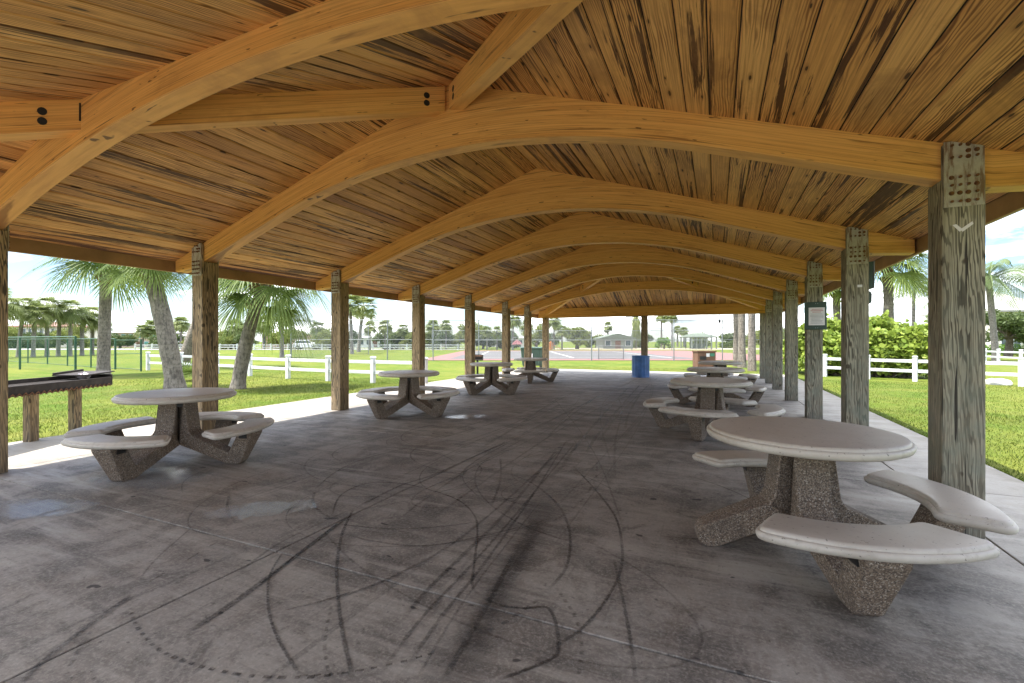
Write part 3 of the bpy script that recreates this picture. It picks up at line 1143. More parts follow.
# fascia boards
ze0, ze1 = APEX - SL * UE - 0.155, APEX - SL * UE + 0.145
T_ = 0.045
U1 = UE + 0.008
for lo, hi in (((XC - U1 - T_, YA - U1, ze0), (XC - U1, YB + U1, ze1)), ((XC + U1, YA - U1, ze0), (XC + U1 + T_, YB + U1, ze1)),
               ((XC - U1 - T_, YB + U1 + .002, ze0), (XC + U1 + T_, YB + U1 + T_, ze1)), ((XC - U1 - T_, YA - U1 - T_, ze0), (XC + U1 + T_, YA - U1 - .002, ze1))):
    pobj('fascia', MB().box(lo, hi), M['fascia'], bevel=0.004)


def ribbon(mb, xs_, y0, y1, zb, ztop):
    """beam lying along x between two y faces, with UV = (length, height above the soffit)"""
    n = len(xs_)
    zb0 = [zb(x) for x in xs_]
    zt0, zt1 = [ztop(x, y0) for x in xs_], [ztop(x, y1) for x in xs_]
    vs, uv = [], []
    wd = abs(y1 - y0)
    for k, x in enumerate(xs_):
        vs += [(x, y0, zb0[k]), (x, y0, zt0[k]), (x, y1, zt1[k]), (x, y1, zb0[k])]
        uv += [(x, 0.5), (x, 0.5 + zt0[k] - zb0[k]), (x + 30, 0.5 + zt1[k] - zb0[k]), (x + 30, 0.5)]
    for k in range(n - 1):
        b = 4 * k
        mb.add([vs[b], vs[b + 4], vs[b + 5], vs[b + 1]], [(0, 1, 2, 3)], 0, [uv[b], uv[b + 4], uv[b + 5], uv[b + 1]])
        mb.add([vs[b + 3], vs[b + 2], vs[b + 6], vs[b + 7]], [(0, 1, 2, 3)], 0, [uv[b + 3], uv[b + 2], uv[b + 6], uv[b + 7]])
        mb.add([vs[b], vs[b + 3], vs[b + 7], vs[b + 4]], [(0, 1, 2, 3)], 0, [(xs_[k] + 60, 0.505), (xs_[k] + 60, 0.538), (xs_[k + 1] + 60, 0.538), (xs_[k + 1] + 60, 0.505)])
    for k, rev in ((0, False), (n - 1, True)):
        b = 4 * k
        q = [vs[b + 3], vs[b], vs[b + 1], vs[b + 2]]
        mb.add(q[::-1] if rev else q, [(0, 1, 2, 3)], 0, [(0, .5), (.17, .5), (.17, .75), (0, .75)])
    return mb


def weld(me):
    import bmesh
    bm = bmesh.new()
    bm.from_mesh(me)
    bmesh.ops.remove_doubles(bm, verts=bm.verts, dist=0.0004)
    bm.to_mesh(me)
    bm.free()
    return me


def arch_soffit(x, hip):
    u = abs(x - XC)
    if hip:
        z = 3.22 - 0.04125 * u * u if u < 4.0 else 3.88 - SL * u
    else:
        z = 3.45 - 0.0635 * u * u if u < 2.6 else 3.021 - SL * (u - 2.6)
    if u > 4.36:
        t = min(1, (u - 4.36) / 0.43)
        z = z * (1 - t) + (APEX - SL * u - 0.155) * t
    return z


AXS = [XC + s for s in np.linspace(-UE + 0.012, UE - 0.012, 73)]
rows = [(Y1, True)] + [(YA + i * BAY, False) for i in range(5)] + [(Y7, True)]
for yc, hip in rows:
    mb = ribbon(MB(), AXS, yc - 0.086, yc + 0.086, lambda x: arch_soffit(x, hip), lambda x, y: deck(x, y) + 0.002)
    me = weld(mb.mesh('arch', M['glulam']))
    pobj('arch', me, None, bevel=0.010)

# hip rafters
HL = UE * math.sqrt(2)
for ex, ey, sy in ((-1, YA, -1), (1, YA, -1), (-1, YB, 1), (1, YB, 1)):
    h = empty
    ang = math.atan2(sy, ex)
    mb = MB()
    xs_ = [0.10 + (HL - 0.14) * k / 30 for k in range(31)]
    # local frame: x along the rafter, origin at ridge end; the deck falls SL/sqrt(2) per metre
    zt = lambda x, y: APEX - SL / math.sqrt(2) * x - SL * abs(y) / math.sqrt(2) + 0.002

    def zb(x):
        z = APEX - SL / math.sqrt(2) * x - 0.275
        t = max(0, min(1, (x - (HL - 0.75)) / 0.6))
        return z + 0.10 * t
    ribbon(mb, xs_, -0.07, 0.07, zb, zt)
    # split where the hip arch crosses so that the two lengths butt against it
    me = weld(mb.mesh('hip_rafter', M['glulam']))
    hr = obj('hip_rafter', me, None, pav, (XC - PO.x, ey - PO.y, -PO.z), ang, bevel=0.008)
    cup = MB()
    cross = abs((Y1 - YA) if sy < 0 else (Y7 - YB)) * math.sqrt(2)
    for xq in (0.30, cross + 0.30, cross - 0.30):
        for dz in (0.085, 0.165):
            for s in (-1, 1):
                z = APEX - SL / math.sqrt(2) * xq - dz - 0.02
                obj('bolt_hole_shade', MB().tube([(xq, 0.0695 * s, z), (xq, 0.0735 * s, z)], 0.032, 16), M['hole_shade'], hr)  # proud black disc painted for the shade inside a bolt hole
    for e_ in (1, -1):
        for s in (-1, 1):
            xq = cross + e_ * (0.128 + (0.071 if e_ * s * ex * sy < 0 else -0.071))
            z = APEX - SL / math.sqrt(2) * xq
            obj('steel_hanger', MB().box((xq - 0.006, 0.071 * s - 0.003, z - 0.20), (xq + 0.006, 0.071 * s + 0.003, z - 0.05)), M['black'], hr)

# end beams
for yc in (YE0, YE1):
    sg = 1 if yc > 5 else -1
    xs_ = [PXL - 0.3 + (PXR - PXL + 0.6) * k / 20 for k in range(21)]
    mb = ribbon(MB(), xs_, yc - 0.075, yc + 0.075, lambda x: 2.385, lambda x, y: min(deck(x, y), 2.78) + 0.002)
    pobj('end_beam', weld(mb.mesh('end_beam', M['glulam'])), None, bevel=0.008)
LT = MB().box((XC - 0.75, YE1 - 0.05, 2.352), (XC - 0.14, YE1 + 0.05, 2.382))
pobj('steel_flitch_plate', LT, M['black'])


# posts
def make_post(kind):
    top = 2.52 if kind == 'arch' else 2.384
    h = PW / 2
    mb = MB().box((-h, -h, 0.0), (h, h, top))
    if kind == 'arch':
        for s in (-1, 1):
            a, b = sorted((s * h, s * 0.0885))
            mb.box((-h + 0.004, a + (0.006 if s < 0 else 0), top + 0.001), (h - 0.004, b - (0.006 if s > 0 else 0), 2.765))
    o = obj('post', mb, M['post'], None, bevel=0.007)
    if kind == 'arch':
        for s in (-1, 1):
            a, b = sorted((s * (h - 0.002), s * (h + 0.009)))
            p = obj('steel_plate', MB().box((-h + 0.010, a, 2.315), (h - 0.010, b, 2.778)), M['plate'], o)
            bl = MB()
            for zr, nrow in ((2.35, 4), (2.41, 4), (2.465, 4), (2.52, 4), (2.66, 3), (2.70, 3), (2.745, 3)):
                for q in range(4):
                    if nrow == 3 and random.random() < 0.25:
                        continue
                    xq = -0.068 + 0.045 * q
                    y = s * (h + 0.009)
                    bl.tube([(xq, y, zr), (xq, y + s * 0.003, zr)], 0.0155, 10, 1 if random.random() < 0.6 else 0)
                    bl.tube([(xq, y, zr), (xq, y + s * 0.018, zr)], 0.0095, 6)
            obj('bolts', bl, [M['bolt'], M['plate']], p, smooth=40)['kind'] = 'stuff'
    return o


pp = make_post('arch')
pe = make_post('end')
first = True
POSTS = []
for yc, hip in rows:
    for x in (PXL, PXR):
        o = pp if first else copy_tree(pp)
        first = False
        o.parent = pav
        o.location = (x - PO.x, yc - PO.y, 0)
        POSTS.append(o)
first = True
for x, y in ((PXL, YE0), (PXR, YE0), (PXL, YE1), (XC, YE1), (PXR, YE1)):
    o = pe if first else copy_tree(pe)
    first = False
    o.parent = pav
    o.location = (x - PO.x, y - PO.y, 0)

# torn scrap of paper tape on the nearest right post
fy = YA - PW / 2 - 0.0012
tp = MB()
c0 = Vector((PXR - 0.012, fy, 2.145))
for ang, ln in ((R(128), 0.055), (R(38), 0.075)):
    d_ = Vector((math.cos(ang), 0, math.sin(ang)))
    n_ = Vector((-d_.z, 0, d_.x)) * 0.011
    q = [c0 - n_, c0 + d_ * ln - n_ * 0.7, c0 + d_ * (ln + .008) + n_, c0 + n_]
    tp.add(q + [p + Vector((0, -0.0012 - 0.001 * (ln > .06), 0)) for p in q], [(0, 1, 2, 3), (7, 6, 5, 4), (0, 4, 5, 1), (1, 5, 6, 2), (2, 6, 7, 3), (3, 7, 4, 0)])
pobj('paper_scrap', tp, M['paper'])
tp = MB().box((PXR + 0.0, YA + BAY - PW / 2 - 0.003, 2.03), (PXR + 0.05, YA + BAY - PW / 2 - 0.0005, 2.06))
pobj('paper_scrap', tp, M['paper'])


# notice boards
nb = empty('notice_board', (PXR + 0.006, YA + 2 * BAY - PW / 2 - 0.004, 1.57))
tag(nb, 'dark green notice board with a white printed sheet on the third right post', 'notice board')
o = obj('board', MB().box((-0.165, -0.03, 0), (0.165, 0, 0.485)), M['green_board'], nb, bevel=0.006)
o = obj('paper_sheet', MB().box((-0.105, -0.0335, 0.075), (0.135, -0.0305, 0.385)), M['paper'], nb)
for k, (a, b, zq) in enumerate(((-.06, .10, .35), (-.075, .11, .325), (-.05, .08, .30))):
    obj('heading_line', MB().box((a, -0.0345, zq), (b, -0.0336, zq + 0.010)), M['red_ink'], nb)
for k in range(8):
    zq = 0.27 - 0.023 * k
    obj('text_line', MB().box((-0.085 + random.uniform(0, .03), -0.0345, zq), (0.115 - random.uniform(0, .05), -0.0336, zq + 0.006)), M['ink'], nb)
for x in (-0.0, 0.03):
    for z in (0.455, 0.03):
        obj('screw', MB().tube([(x, -0.03, z), (x, -0.034, z)], 0.007, 8), M['galv'], nb)

eb = empty('electrical_box', (PXR + PW / 2 + 0.003, YA + BAY, 2.02))
tag(eb, 'dark green box on the outer side of the second right post', 'electrical box')
obj('box_body', MB().box((0, -0.10, 0), (0.045, 0.10, 0.32)), M['green_board'], eb, bevel=0.006)
obj('box_cover', MB().box((0.046, -0.105, -0.005), (0.056, 0.105, 0.325)), M['galv'], eb, bevel=0.003)
eb2 = empty('outlet_box', (PXR + PW / 2 + 0.003, YA + BAY, 1.83))
tag(eb2, 'small dark outlet box below the green electrical box on the post', 'outlet box')
obj('box_body', MB().box((0, -0.05, 0), (0.035, 0.05, 0.15)), M['green_board'], eb2, bevel=0.005)
obj('socket_cover', MB().box((0.036, -0.04, 0.02), (0.045, 0.04, 0.13)), M['black'], eb2, bevel=0.002)
# pendant hook at the far beam
hp = at_d(704, 0.914 * YE1 + 0.05)
hk = empty('hanging_hook', (0.12, YE1, 2.384))
tag(hk, 'small dark hook on a wire hanging under the far end beam', 'hook')
obj('wire', MB().tube([(0, 0, 0), (0, 0, -0.20)], 0.005, 6), M['black'], hk)
obj('hook', MB().lathe([(0.0, -0.33), (0.03, -0.32), (0.045, -0.26), (0.02, -0.21), (0.0, -0.195)], 12), M['black'], hk, smooth=60)

# ------------------------------------------------------------------ tables
TT, TR, SB, RI, RO, HA = 0.79, 0.571, 0.431, 0.636, 0.97, R(34.4)


def rim_profile(r, t):
    return [(r - 0.05, -t), (r - 0.028, -t), (r - 0.008, -t + 0.010), (r, -t + 0.026), (r, -0.032), (r - 0.005, -0.024), (r - 0.013, -0.020),
            (r - 0.018, -0.020), (r - 0.020, -0.011), (r - 0.027, -0.003), (r - 0.040, 0.0), (r - 0.06, 0.0)]


def make_table(seats=4):
    root = empty('picnic_table')
    tb = MB()
    tb.lathe([(0.0, -0.072)] + rim_profile(TR, 0.072) + [(0.0, 0.0)], 72, 0, (0, 0, TT))
    obj('tabletop', tb, M['cast'], root, smooth=38)
    # seat: annular sector with a rounded rim
    n = 20
    cr_ = 0.075
    P = []

    def arc(rad, a0, a1):
        return [Vector((rad * math.cos(a0 + (a1 - a0) * k / n), rad * math.sin(a0 + (a1 - a0) * k / n), 0)) for k in range(n + 1)]

    def corner(rad, sg, q0, q1):
        c = Vector((rad * math.cos(sg * HA), rad * math.sin(sg * HA), 0))
        return [(1 - t) ** 2 * q0 + 2 * t * (1 - t) * c + t * t * q1 for t in (.2, .4, .6, .8)]
    dr = Vector((math.cos(HA), math.sin(HA), 0))
    dl = Vector((math.cos(HA), -math.sin(HA), 0))
    oa, ia = arc(RO, -HA + cr_ / RO, HA - cr_ / RO), arc(RI, HA - cr_ / RI, -HA + cr_ / RI)
    e1, e2, e3, e4 = dr * (RO - cr_), dr * (RI + cr_), dl * (RI + cr_), dl * (RO - cr_)
    P = oa + corner(RO, 1, oa[-1], e1) + [e1, e2] + corner(RI, 1, e2, ia[0]) + ia + corner(RI, -1, ia[-1], e3) + [e3, e4] + corner(RO, -1, e4, oa[0])
    N = len(P)
    cen = Vector(((RI + RO) / 2 * 0.93, 0, 0))
    nrm = []
    for i in range(N):
        t = (P[(i + 1) % N] - P[i - 1]).normalized()
        nrm.append(Vector((t.y, -t.x, 0)))
    sb = MB()
    t_ = 0.070
    rings = [(max(q - RO, -0.038), z) for q, z in rim_profile(RO, t_)[1:-1]]
    vs = []
    for off, z in rings:
        vs += [p + q * off + Vector((0, 0, SB + z)) for p, q in zip(P, nrm)]
    fs = []
    for k in range(len(rings) - 1):
        for i in range(N):
            j = (i + 1) % N
            fs.append((k * N + i, k * N + j, (k + 1) * N + j, (k + 1) * N + i))
    fs.append(tuple(range((len(rings) - 1) * N, len(rings) * N)))
    fs.append(tuple(range(N - 1, -1, -1)))
    sb.add(vs, fs)
    sme = sb.mesh('seat', M['cast'], 38)
    # leg: a bent slab, from the middle column down to the foot and up to the seat
    full = [(0.012, 0.235), (0.10, 0.215), (0.575, 0.014), (0.605, 0.0), (0.740, 0.0), (0.775, 0.028), (0.925, SB - 0.10), (0.93, SB - 0.070), (0.765, SB - 0.070),
            (0.755, SB - 0.09), (0.655, 0.160), (0.640, 0.138), (0.615, 0.138), (0.225, 0.325), (0.195, 0.375), (0.155, TT - 0.10), (0.145, TT - 0.070), (0.012, TT - 0.070)]
    bare = full[:2] + [(0.50, 0.014), (0.53, 0.0), (0.60, 0.0), (0.645, 0.03), (0.655, 0.10), (0.62, 0.148), (0.225, 0.325)] + full[14:]
    import bmesh
    lmes = []
    for prof in ((full, bare) if seats < 4 else (full,)):
        lg = MB()
        npf = len(prof)
        vs = []
        for sgn in (-1, 1):
            for x, z in prof:
                wv_ = 0.062 + 0.038 * min(1, z / 0.3)
                if x < 0.09:
                    wv_ = x * 1.0 + 0.004
                vs.append((x, sgn * wv_, z))
        fs = [tuple(range(npf)), tuple(range(2 * npf - 1, npf - 1, -1))] + [(i + npf, (i + 1) % npf + npf, (i + 1) % npf, i) for i in range(npf)]
        lg.add(vs, fs)
        lme = lg.mesh('leg', M['agg'])
        bm = bmesh.new()
        bm.from_mesh(lme)
        bmesh.ops.recalc_face_normals(bm, faces=bm.faces)
        bm.to_mesh(lme)
        bm.free()
        lmes.append(lme)
    bme = MB().box((0.775, -0.1025, SB - 0.135), (0.865, 0.1025, SB - 0.0715)).mesh('seat_bracket', M['black'])
    jme = MB().box((0.125, -0.052, TT - 0.15), (0.158, 0.052, TT - 0.0725)).mesh('angle_bracket', M['black'])
    for k in range(4):
        a = k * math.pi / 2
        has = k < seats
        l_ = obj('leg', lmes[0 if has else 1], None, root, (0, 0, 0), a, bevel=0.012)
        if has:
            obj('seat', sme, None, root, (0, 0, 0), a)
            obj('seat_bracket', bme, None, l_)
        obj('angle_bracket', jme, None, root, (0, 0, 0), a + math.pi / 4)
    return root


TABLES = [
    (0.509, 3.527, -76.4, 'three-seat round concrete picnic table nearest to the camera beside the first right post'),
    (-0.08, 7.50, -12, 'round concrete picnic table directly behind the nearest right one'),
    (-0.02, 10.75, 2, 'third round concrete picnic table back along the right posts'),
    (0.10, 14.2, 10, 'farthest round concrete picnic table in the right row, before the brown cabinet'),
    (-5.57, 3.22, 21, 'round concrete picnic table at the left edge standing over the pale puddle'),
    (-5.32, 7.17, -8, 'second round concrete picnic table in the left row, before the white fence end'),
    (-5.45, 10.93, -18, 'third round concrete picnic table in the left row, near the small pedestal grill'),
    (-5.72, 14.42, 20, 'farthest left round concrete picnic table, in front of the green dumpster'),
]
proto = make_table()
for i, (x, y, a, lab) in enumerate(TABLES):
    o = make_table(3) if i == 0 else proto if i == 1 else copy_tree(proto)
    o.location = (x, y, 0)
    o.rotation_euler.z = R(a)
    tag(o, lab, 'picnic table', 'round concrete picnic tables under the pavilion')

# ------------------------------------------------------------------ barrel, grills, bins
br = empty('trash_barrel', (-2.62, 17.95, 0))
tag(br, 'blue ribbed steel trash barrel in front of the far middle post', 'trash barrel')
mb = MB()
n = 64
prof = []
H_ = 0.80
for k in range(33):
    z = H_ * k / 32
    prof.append(z)
vs, fs = [], []
for z in prof:
    for k in range(n):
        a = 2 * math.pi * k / n
        rr = 0.315 + (0.010 if (k // 2) % 2 else -0.004) * (1 if 0.05 < z < H_ - 0.05 else 0) + (0.012 if z > H_ - 0.03 or z < 0.03 else 0)
        vs.append((rr * math.cos(a), rr * math.sin(a), z))
for i in range(len(prof) - 1):
    for k in range(n):
        fs.append((i * n + k, i * n + (k + 1) % n, (i + 1) * n + (k + 1) % n, (i + 1) * n + k))
fs.append(tuple(range(n - 1, -1, -1)))
mb.add(vs, fs)
obj('drum', mb, M['blue'], br, smooth=35)
obj('rim', MB().lathe([(0.29, H_ - 0.02), (0.335, H_ - 0.02), (0.335, H_ + 0.012), (0.29, H_ + 0.012), (0.29, H_ - 0.02)], 48), M['blue'], br, smooth=40)
obj('liner_bag', MB().lathe([(0.285, H_ - 0.01), (0.27, H_ - 0.2), (0.0, H_ - 0.25)], 32), M['black'], br, smooth=60)

# long trough grill at the left edge of the slab
ga, gb = at_z(31, 441, 0), at_z(75, 431, 0)
gdir = (gb - ga).normalized()
gl = (gb - ga).length
gr = empty('trough_grill', ga, math.atan2(gdir.y, gdir.x))
tag(gr, 'long rusty charcoal grill trough on two posts at the left slab edge', 'grill')
for x in (0.0, gl):
    obj('leg', MB().box((x - 0.065, -0.05, -0.02), (x + 0.065, 0.05, 0.66)), M['post'], gr, bevel=0.008)
tr = MB()
x0, x1 = -1.3, gl + 0.30
tr.prism([(x0, 0.664), (x1, 0.664), (x1 + 0.02, 0.69), (x0 - 0.02, 0.69)], -0.26, 0.26)
for s in (-1, 1):
    a, b = sorted((s * 0.26, s * 0.285))
    tr.box((x0 - 0.02, a, 0.667), (x1 + 0.02, b, 0.80 if s < 0 else 0.835))
tr.box((x1 + 0.021, -0.285, 0.667), (x1 + 0.045, 0.285, 0.84))
tr.box((x0 - 0.045, -0.285, 0.667), (x0 - 0.021, 0.285, 0.84))
obj('trough', tr, M['ash'], gr, bevel=0.004)
gt = MB()
for k in range(46):
    x = x0 + 0.03 + (x1 - x0 - 0.06) * k / 45
    gt.tube([(x, -0.25, 0.775), (x, 0.255, 0.775)], 0.006, 6)
for y in (-0.24, -0.02, 0.25):
    gt.tube([(x0, y, 0.764), (x1, y, 0.764)], 0.007, 6)
obj('grate', gt, M['ash'], gr)
lip = MB()
x = x0
while x < x1 - 0.06:
    lip.tube([(x, -0.292, 0.66), (x + 0.04, -0.300, 0.70), (x + 0.08, -0.292, 0.66)], 0.008, 5)
    x += 0.085
obj('scalloped_edge', lip, M['rust'], gr)
fp = MB()
Mx = Matrix.Translation((x1 - 0.18, 0, 0.855)) @ Matrix.Rotation(R(-3), 4, 'Y')
fp.box((-0.22, -0.25, 0), (0.32, 0.24, 0.018), 0, Mx)
fp.box((-0.22, 0.20, 0.018), (0.30, 0.235, 0.05), 0, Mx)
obj('hinged_lid', fp, M['ash'], gr, bevel=0.003)
wr = MB()
base = at_z(79, 385, 0)
for k in range(16):
    a, b = random.uniform(0, 6.28), random.uniform(-0.6, 1.2)
wr_pts = []
rr = random.Random(3)
for i in range(5):
    for k in range(9):
        a = 2 * math.pi * k / 9
        r = (0.03, 0.075, 0.09, 0.06, 0.01)[i] * rr.uniform(0.7, 1.25)
        wr_pts.append((r * math.cos(a), r * 0.8 * math.sin(a), i * 0.026 * rr.uniform(.8, 1.2)))
wr.add(wr_pts, [(i * 9 + k, i * 9 + (k + 1) % 9, (i + 1) * 9 + (k + 1) % 9, (i + 1) * 9 + k) for i in range(4) for k in range(9)] + [tuple(range(8, -1, -1)), tuple(36 + k for k in range(9))])
wp = gr.matrix_basis @ Vector((gl + 0.0, -0.12, 0.782))
o = obj('crumpled_wrapper', wr, M['foil'], None, wp)
tag(o, 'crumpled shiny food wrapper lying on the long trough grill', 'wrapper')

# pedestal grill
pg_ = at_z(477.5, 374)
pg = empty('pedestal_grill', pg_, TH)
tag(pg, 'small black park grill on a single pole behind the third left table', 'grill')
obj('pole', MB().tube([(0, 0, -0.05), (0, 0, 0.60)], 0.045, 10), M['black'], pg)
fb = MB()
fb.box((-0.24, -0.2, 0.60), (0.24, 0.2, 0.63))
fb.box((-0.24, 0.18, 0.631), (0.24, 0.2, 0.84))
fb.box((-0.24, -0.2, 0.631), (-0.22, 0.178, 0.80))
fb.box((0.22, -0.2, 0.631), (0.24, 0.178, 0.80))
obj('firebox', fb, M['ash'], pg, bevel=0.003)
gt = MB()
for k in range(12):
    x = -0.2 + 0.4 * k / 11
    gt.tube([(x, -0.22, 0.79), (x, 0.17, 0.79)], 0.008, 5)
gt.tube([(-0.21, -0.22, 0.782), (0.21, -0.22, 0.782)], 0.008, 5)
obj('grate', gt, M['rust'], pg)

# dumpster
dp_ = at_d(532.5, 23.6)
dp = empty('dumpster', dp_, TH)
tag(dp, 'dark green wheeled dumpster on the grass behind the far left table', 'dumpster')
mb = MB()
mb.add([(-0.52, -0.4, 0.18), (0.52, -0.4, 0.18), (0.52, 0.4, 0.18), (-0.52, 0.4, 0.18), (-0.6, -0.5, 1.02), (0.6, -0.5, 1.02), (0.6, 0.5, 1.02), (-0.6, 0.5, 1.02)],
       [(3, 2, 1, 0), (4, 5, 6, 7), (0, 1, 5, 4), (1, 2, 6, 5), (2, 3, 7, 6), (3, 0, 4, 7)])
for x in (-0.3, 0, 0.3):
    mb.box((x - 0.03, -0.50, 0.25), (x + 0.03, -0.44, 0.95))
obj('bin_body', mb, M['bin_green'], dp, bevel=0.02)
mb = MB()
mb.prism([(-0.64, 1.025), (0.64, 1.025), (0.6, 1.12), (-0.6, 1.12)], -0.54, 0.54)
obj('lid', mb, M['bin_green'], dp, bevel=0.03)
for x in (-0.42, 0.42):
    for y in (-0.33, 0.33):
        obj('wheel', MB().tube([(x - 0.03, y, 0.09), (x + 0.03, y, 0.09)], 0.09, 14), M['tyre'], dp)
        obj('caster_fork', MB().box((x - 0.045, y - 0.03, 0.10), (x + 0.045, y + 0.03, 0.179)), M['galv'], dp)
obj('paper_notice', MB().box((-0.2, -0.515, 0.55), (-0.02, -0.505, 0.8)), M['paper'], dp)

# brown cabinet
cbp = at_d(704, 21.6)
cbx = empty('litter_cabinet', (cbp.x, cbp.y, 0.0), TH)
tag(cbx, 'brown litter cabinet with white and green labels beyond the right tables', 'litter bin')
obj('cabinet_body', MB().box((-0.42, -0.3, 0.06), (0.42, 0.3, 0.86)), M['brick'], cbx, bevel=0.01)
obj('cabinet_top', MB().box((-0.45, -0.33, 0.862), (0.45, 0.33, 0.92)), M['brick'], cbx, bevel=0.012)
obj('plinth', MB().box((-0.38, -0.26, 0.0), (0.38, 0.26, 0.058)), M['black'], cbx)
obj('chute_flap', MB().box((-0.32, -0.315, 0.50), (-0.02, -0.302, 0.66)), M['black'], cbx)
obj('white_label', MB().box((-0.02, -0.312, 0.64), (0.13, -0.3025, 0.80)), M['paper'], cbx)
obj('green_label', MB().box((0.16, -0.312, 0.66), (0.36, -0.3025, 0.80)), M['label_green'], cbx)


# ------------------------------------------------------------------ fences
def rail_fence(pts, lab, h=0.86, name='rail_fence', step=None):
    """white two-rail fence, posts at the given ground points"""
    a0 = pts[0]
    root = empty(name, a0)
    tag(root, lab, 'fence')
    pm = MB().box((-0.065, -0.065, -0.05), (0.065, 0.065, h))
    pm.prism([(-0.08, h + 0.001), (0.08, h + 0.001), (0.05, h + 0.05), (-0.05, h + 0.05)], -0.08, 0.08)
    pme = pm.mesh('fence_post', M['white'])
    for p in pts:
        o = obj('fence_post', pme, None, root, p - a0, 0.0)
        o.rotation_euler.z = math.atan2((pts[-1] - a0).y, (pts[-1] - a0).x)
    for p, q in zip(pts, pts[1:]):
        d = q - p
        L = d.length
        an = math.atan2(d.y, d.x)
        for z in (h - 0.20, h - 0.55):
            obj('rail', MB().box((0.066, -0.022, z), (L - 0.066, 0.022, z + 0.11)), M['white'], root, p - a0, an, bevel=0.006)
    return root


def line_pts(p, q, n):
    return [p.lerp(q, k / (n - 1)) for k in range(n)]


def gpt(px, d):
    return at_d(px, d)


# left fence: from beyond the palms to the table
fl0, fl1 = at_z(146, 370.5), at_z(425, 383.5)
lp = [at_z(x, y) for x, y in ((148, 370.2), (181, 371.6), (217, 373.6), (250, 376), (288, 378.6), (328, 381), (373, 383), (425, 385.2))]
rail_fence(lp, 'white two-rail fence crossing the lawn behind the left tables')
rp = [at_z(x, y) for x, y in ((825, 376.5), (868, 379), (915, 381.5), (966, 384), (1021, 386.5), (1085, 389.5), (1160, 393))]
rail_fence(rp, 'white two-rail fence in front of the sea grape bush on the right')
rp2 = [at_z(x, y) for x, y in ((985, 361.5), (998.5, 362.5), (1021, 364), (1046, 366), (1075, 368))]
rail_fence(rp2, 'second white two-rail fence farther off on the right lawn')
fp_ = [at_d(x, 72 + (x - 200) * 0.0) for x in range(135, 480, 17)]
rail_fence(fp_, 'long white fence beside the far road on the left', 0.95)


def chain_fence(name, lab, pts, h, mpost, mmesh, r=0.035, rails=(1.0,), top=True):
    a0 = pts[0]
    root = empty(name, a0)
    tag(root, lab, 'fence')
    pme = MB().tube([(0, 0, -0.05), (0, 0, h)], r, 8).mesh('fence_post', mpost)
    for p in pts:
        obj('fence_post', pme, None, root, p - a0)
    rl = MB()
    for p, q in zip(pts, pts[1:]):
        for zf in rails:
            rl.tube([p - a0 + Vector((0, 0, h * zf)), q - a0 + Vector((0, 0, h * zf))], r * (0.7 if zf == 1.0 else 0.4), 6)
    obj('rail', rl, mpost, root)
    ms = MB()
    L = 0
    for p, q in zip(pts, pts[1:]):
        l_ = (q - p).length
        ms.add([p - a0 + Vector((0, 0, 0.03)), q - a0 + Vector((0, 0, 0.03)), q - a0 + Vector((0, 0, h)), p - a0 + Vector((0, 0, h))], [(0, 1, 2, 3)], 0,
               [(L, 0), (L + l_, 0), (L + l_, h), (L, h)])
        L += l_
    obj('wire_mesh', ms, mmesh, root)
    return root


gp = [at_z(x, y) for x, y in ((-40, 358.5), (-14, 360.2), (8, 361.6), (28, 363), (47.5, 364.4), (67.5, 365.8), (91, 367.6), (115, 369.4))]
gfn = chain_fence('chain_link_fence', 'green chain link fence with steel posts on the left lawn', gp, 1.55, M['green_post'], M['mesh_green'], 0.035, (1.0, 0.03))
gg = [at_z(115.5, 369.6), at_z(141, 371.4)]
gate = chain_fence('fence_gate', 'green tubular gate at the right end of the green chain link fence', gg, 1.52, M['green_post'], M['mesh_green'], 0.04, (0.97, 0.55, 0.06))
gate['category'] = 'gate'
ng = [at_z(75.5, 373.8), at_z(20, 369.5), at_z(-45, 364.5)]
chain_fence('chain_link_fence', 'nearer green chain link fence section, tall end post before the leaning palm', ng, 1.62, M['green_post'], M['mesh_green'], 0.045, (1.0,))

dN = 33.2
cpx = [-5.2 + 5.98 * k for k in range(-1, 6)]
npts = [Vector(cpt(lat, dN, GZ)) for lat in (-16, -12.3, -9.0, -5.7, -2.4, 0.9, 5.75, 11.7, 15.2, 20.5, 26)]
chain_fence('court_fence', 'tall grey chain link fence along the near side of the court', npts, 2.95, M['galv'], M['mesh_grey'], 0.04, (1.0, 0.52))
fpts = [Vector(cpt(lat, 69, GZ)) for lat in range(-12, 34, 6)]
chain_fence('court_fence', 'distant chain link fence along the far side of the court', fpts, 3.0, M['galv'], M['mesh_grey'], 0.05, (1.0, 0.5))
spts = [Vector(cpt(26, dN + 0.1, GZ)), Vector(cpt(26, 38, GZ)), Vector(cpt(26, 43, GZ))]
sf = chain_fence('court_fence', 'court side fence hung with pale teal windscreen on the right', spts, 3.2, M['galv'], M['screen'], 0.04, (1.0,))
lpts = [Vector(cpt(-16, dN + 0.1, GZ)), Vector(cpt(-15.5, 40, GZ)), Vector(cpt(-15, 48, GZ))]
chain_fence('court_fence', 'grey chain link fence returning away from the court corner on the left', lpts, 2.95, M['galv'], M['mesh_grey'], 0.04, (1.0, 0.52))
bb = [Vector(cpt(6.6, 35.0, GZ)), Vector(cpt(8.5, 35.0, GZ))]
chain_fence('low_fence', 'short low fence panel standing just inside the court', bb, 1.05, M['galv'], M['mesh_grey'], 0.04, (1.0, 0.1))


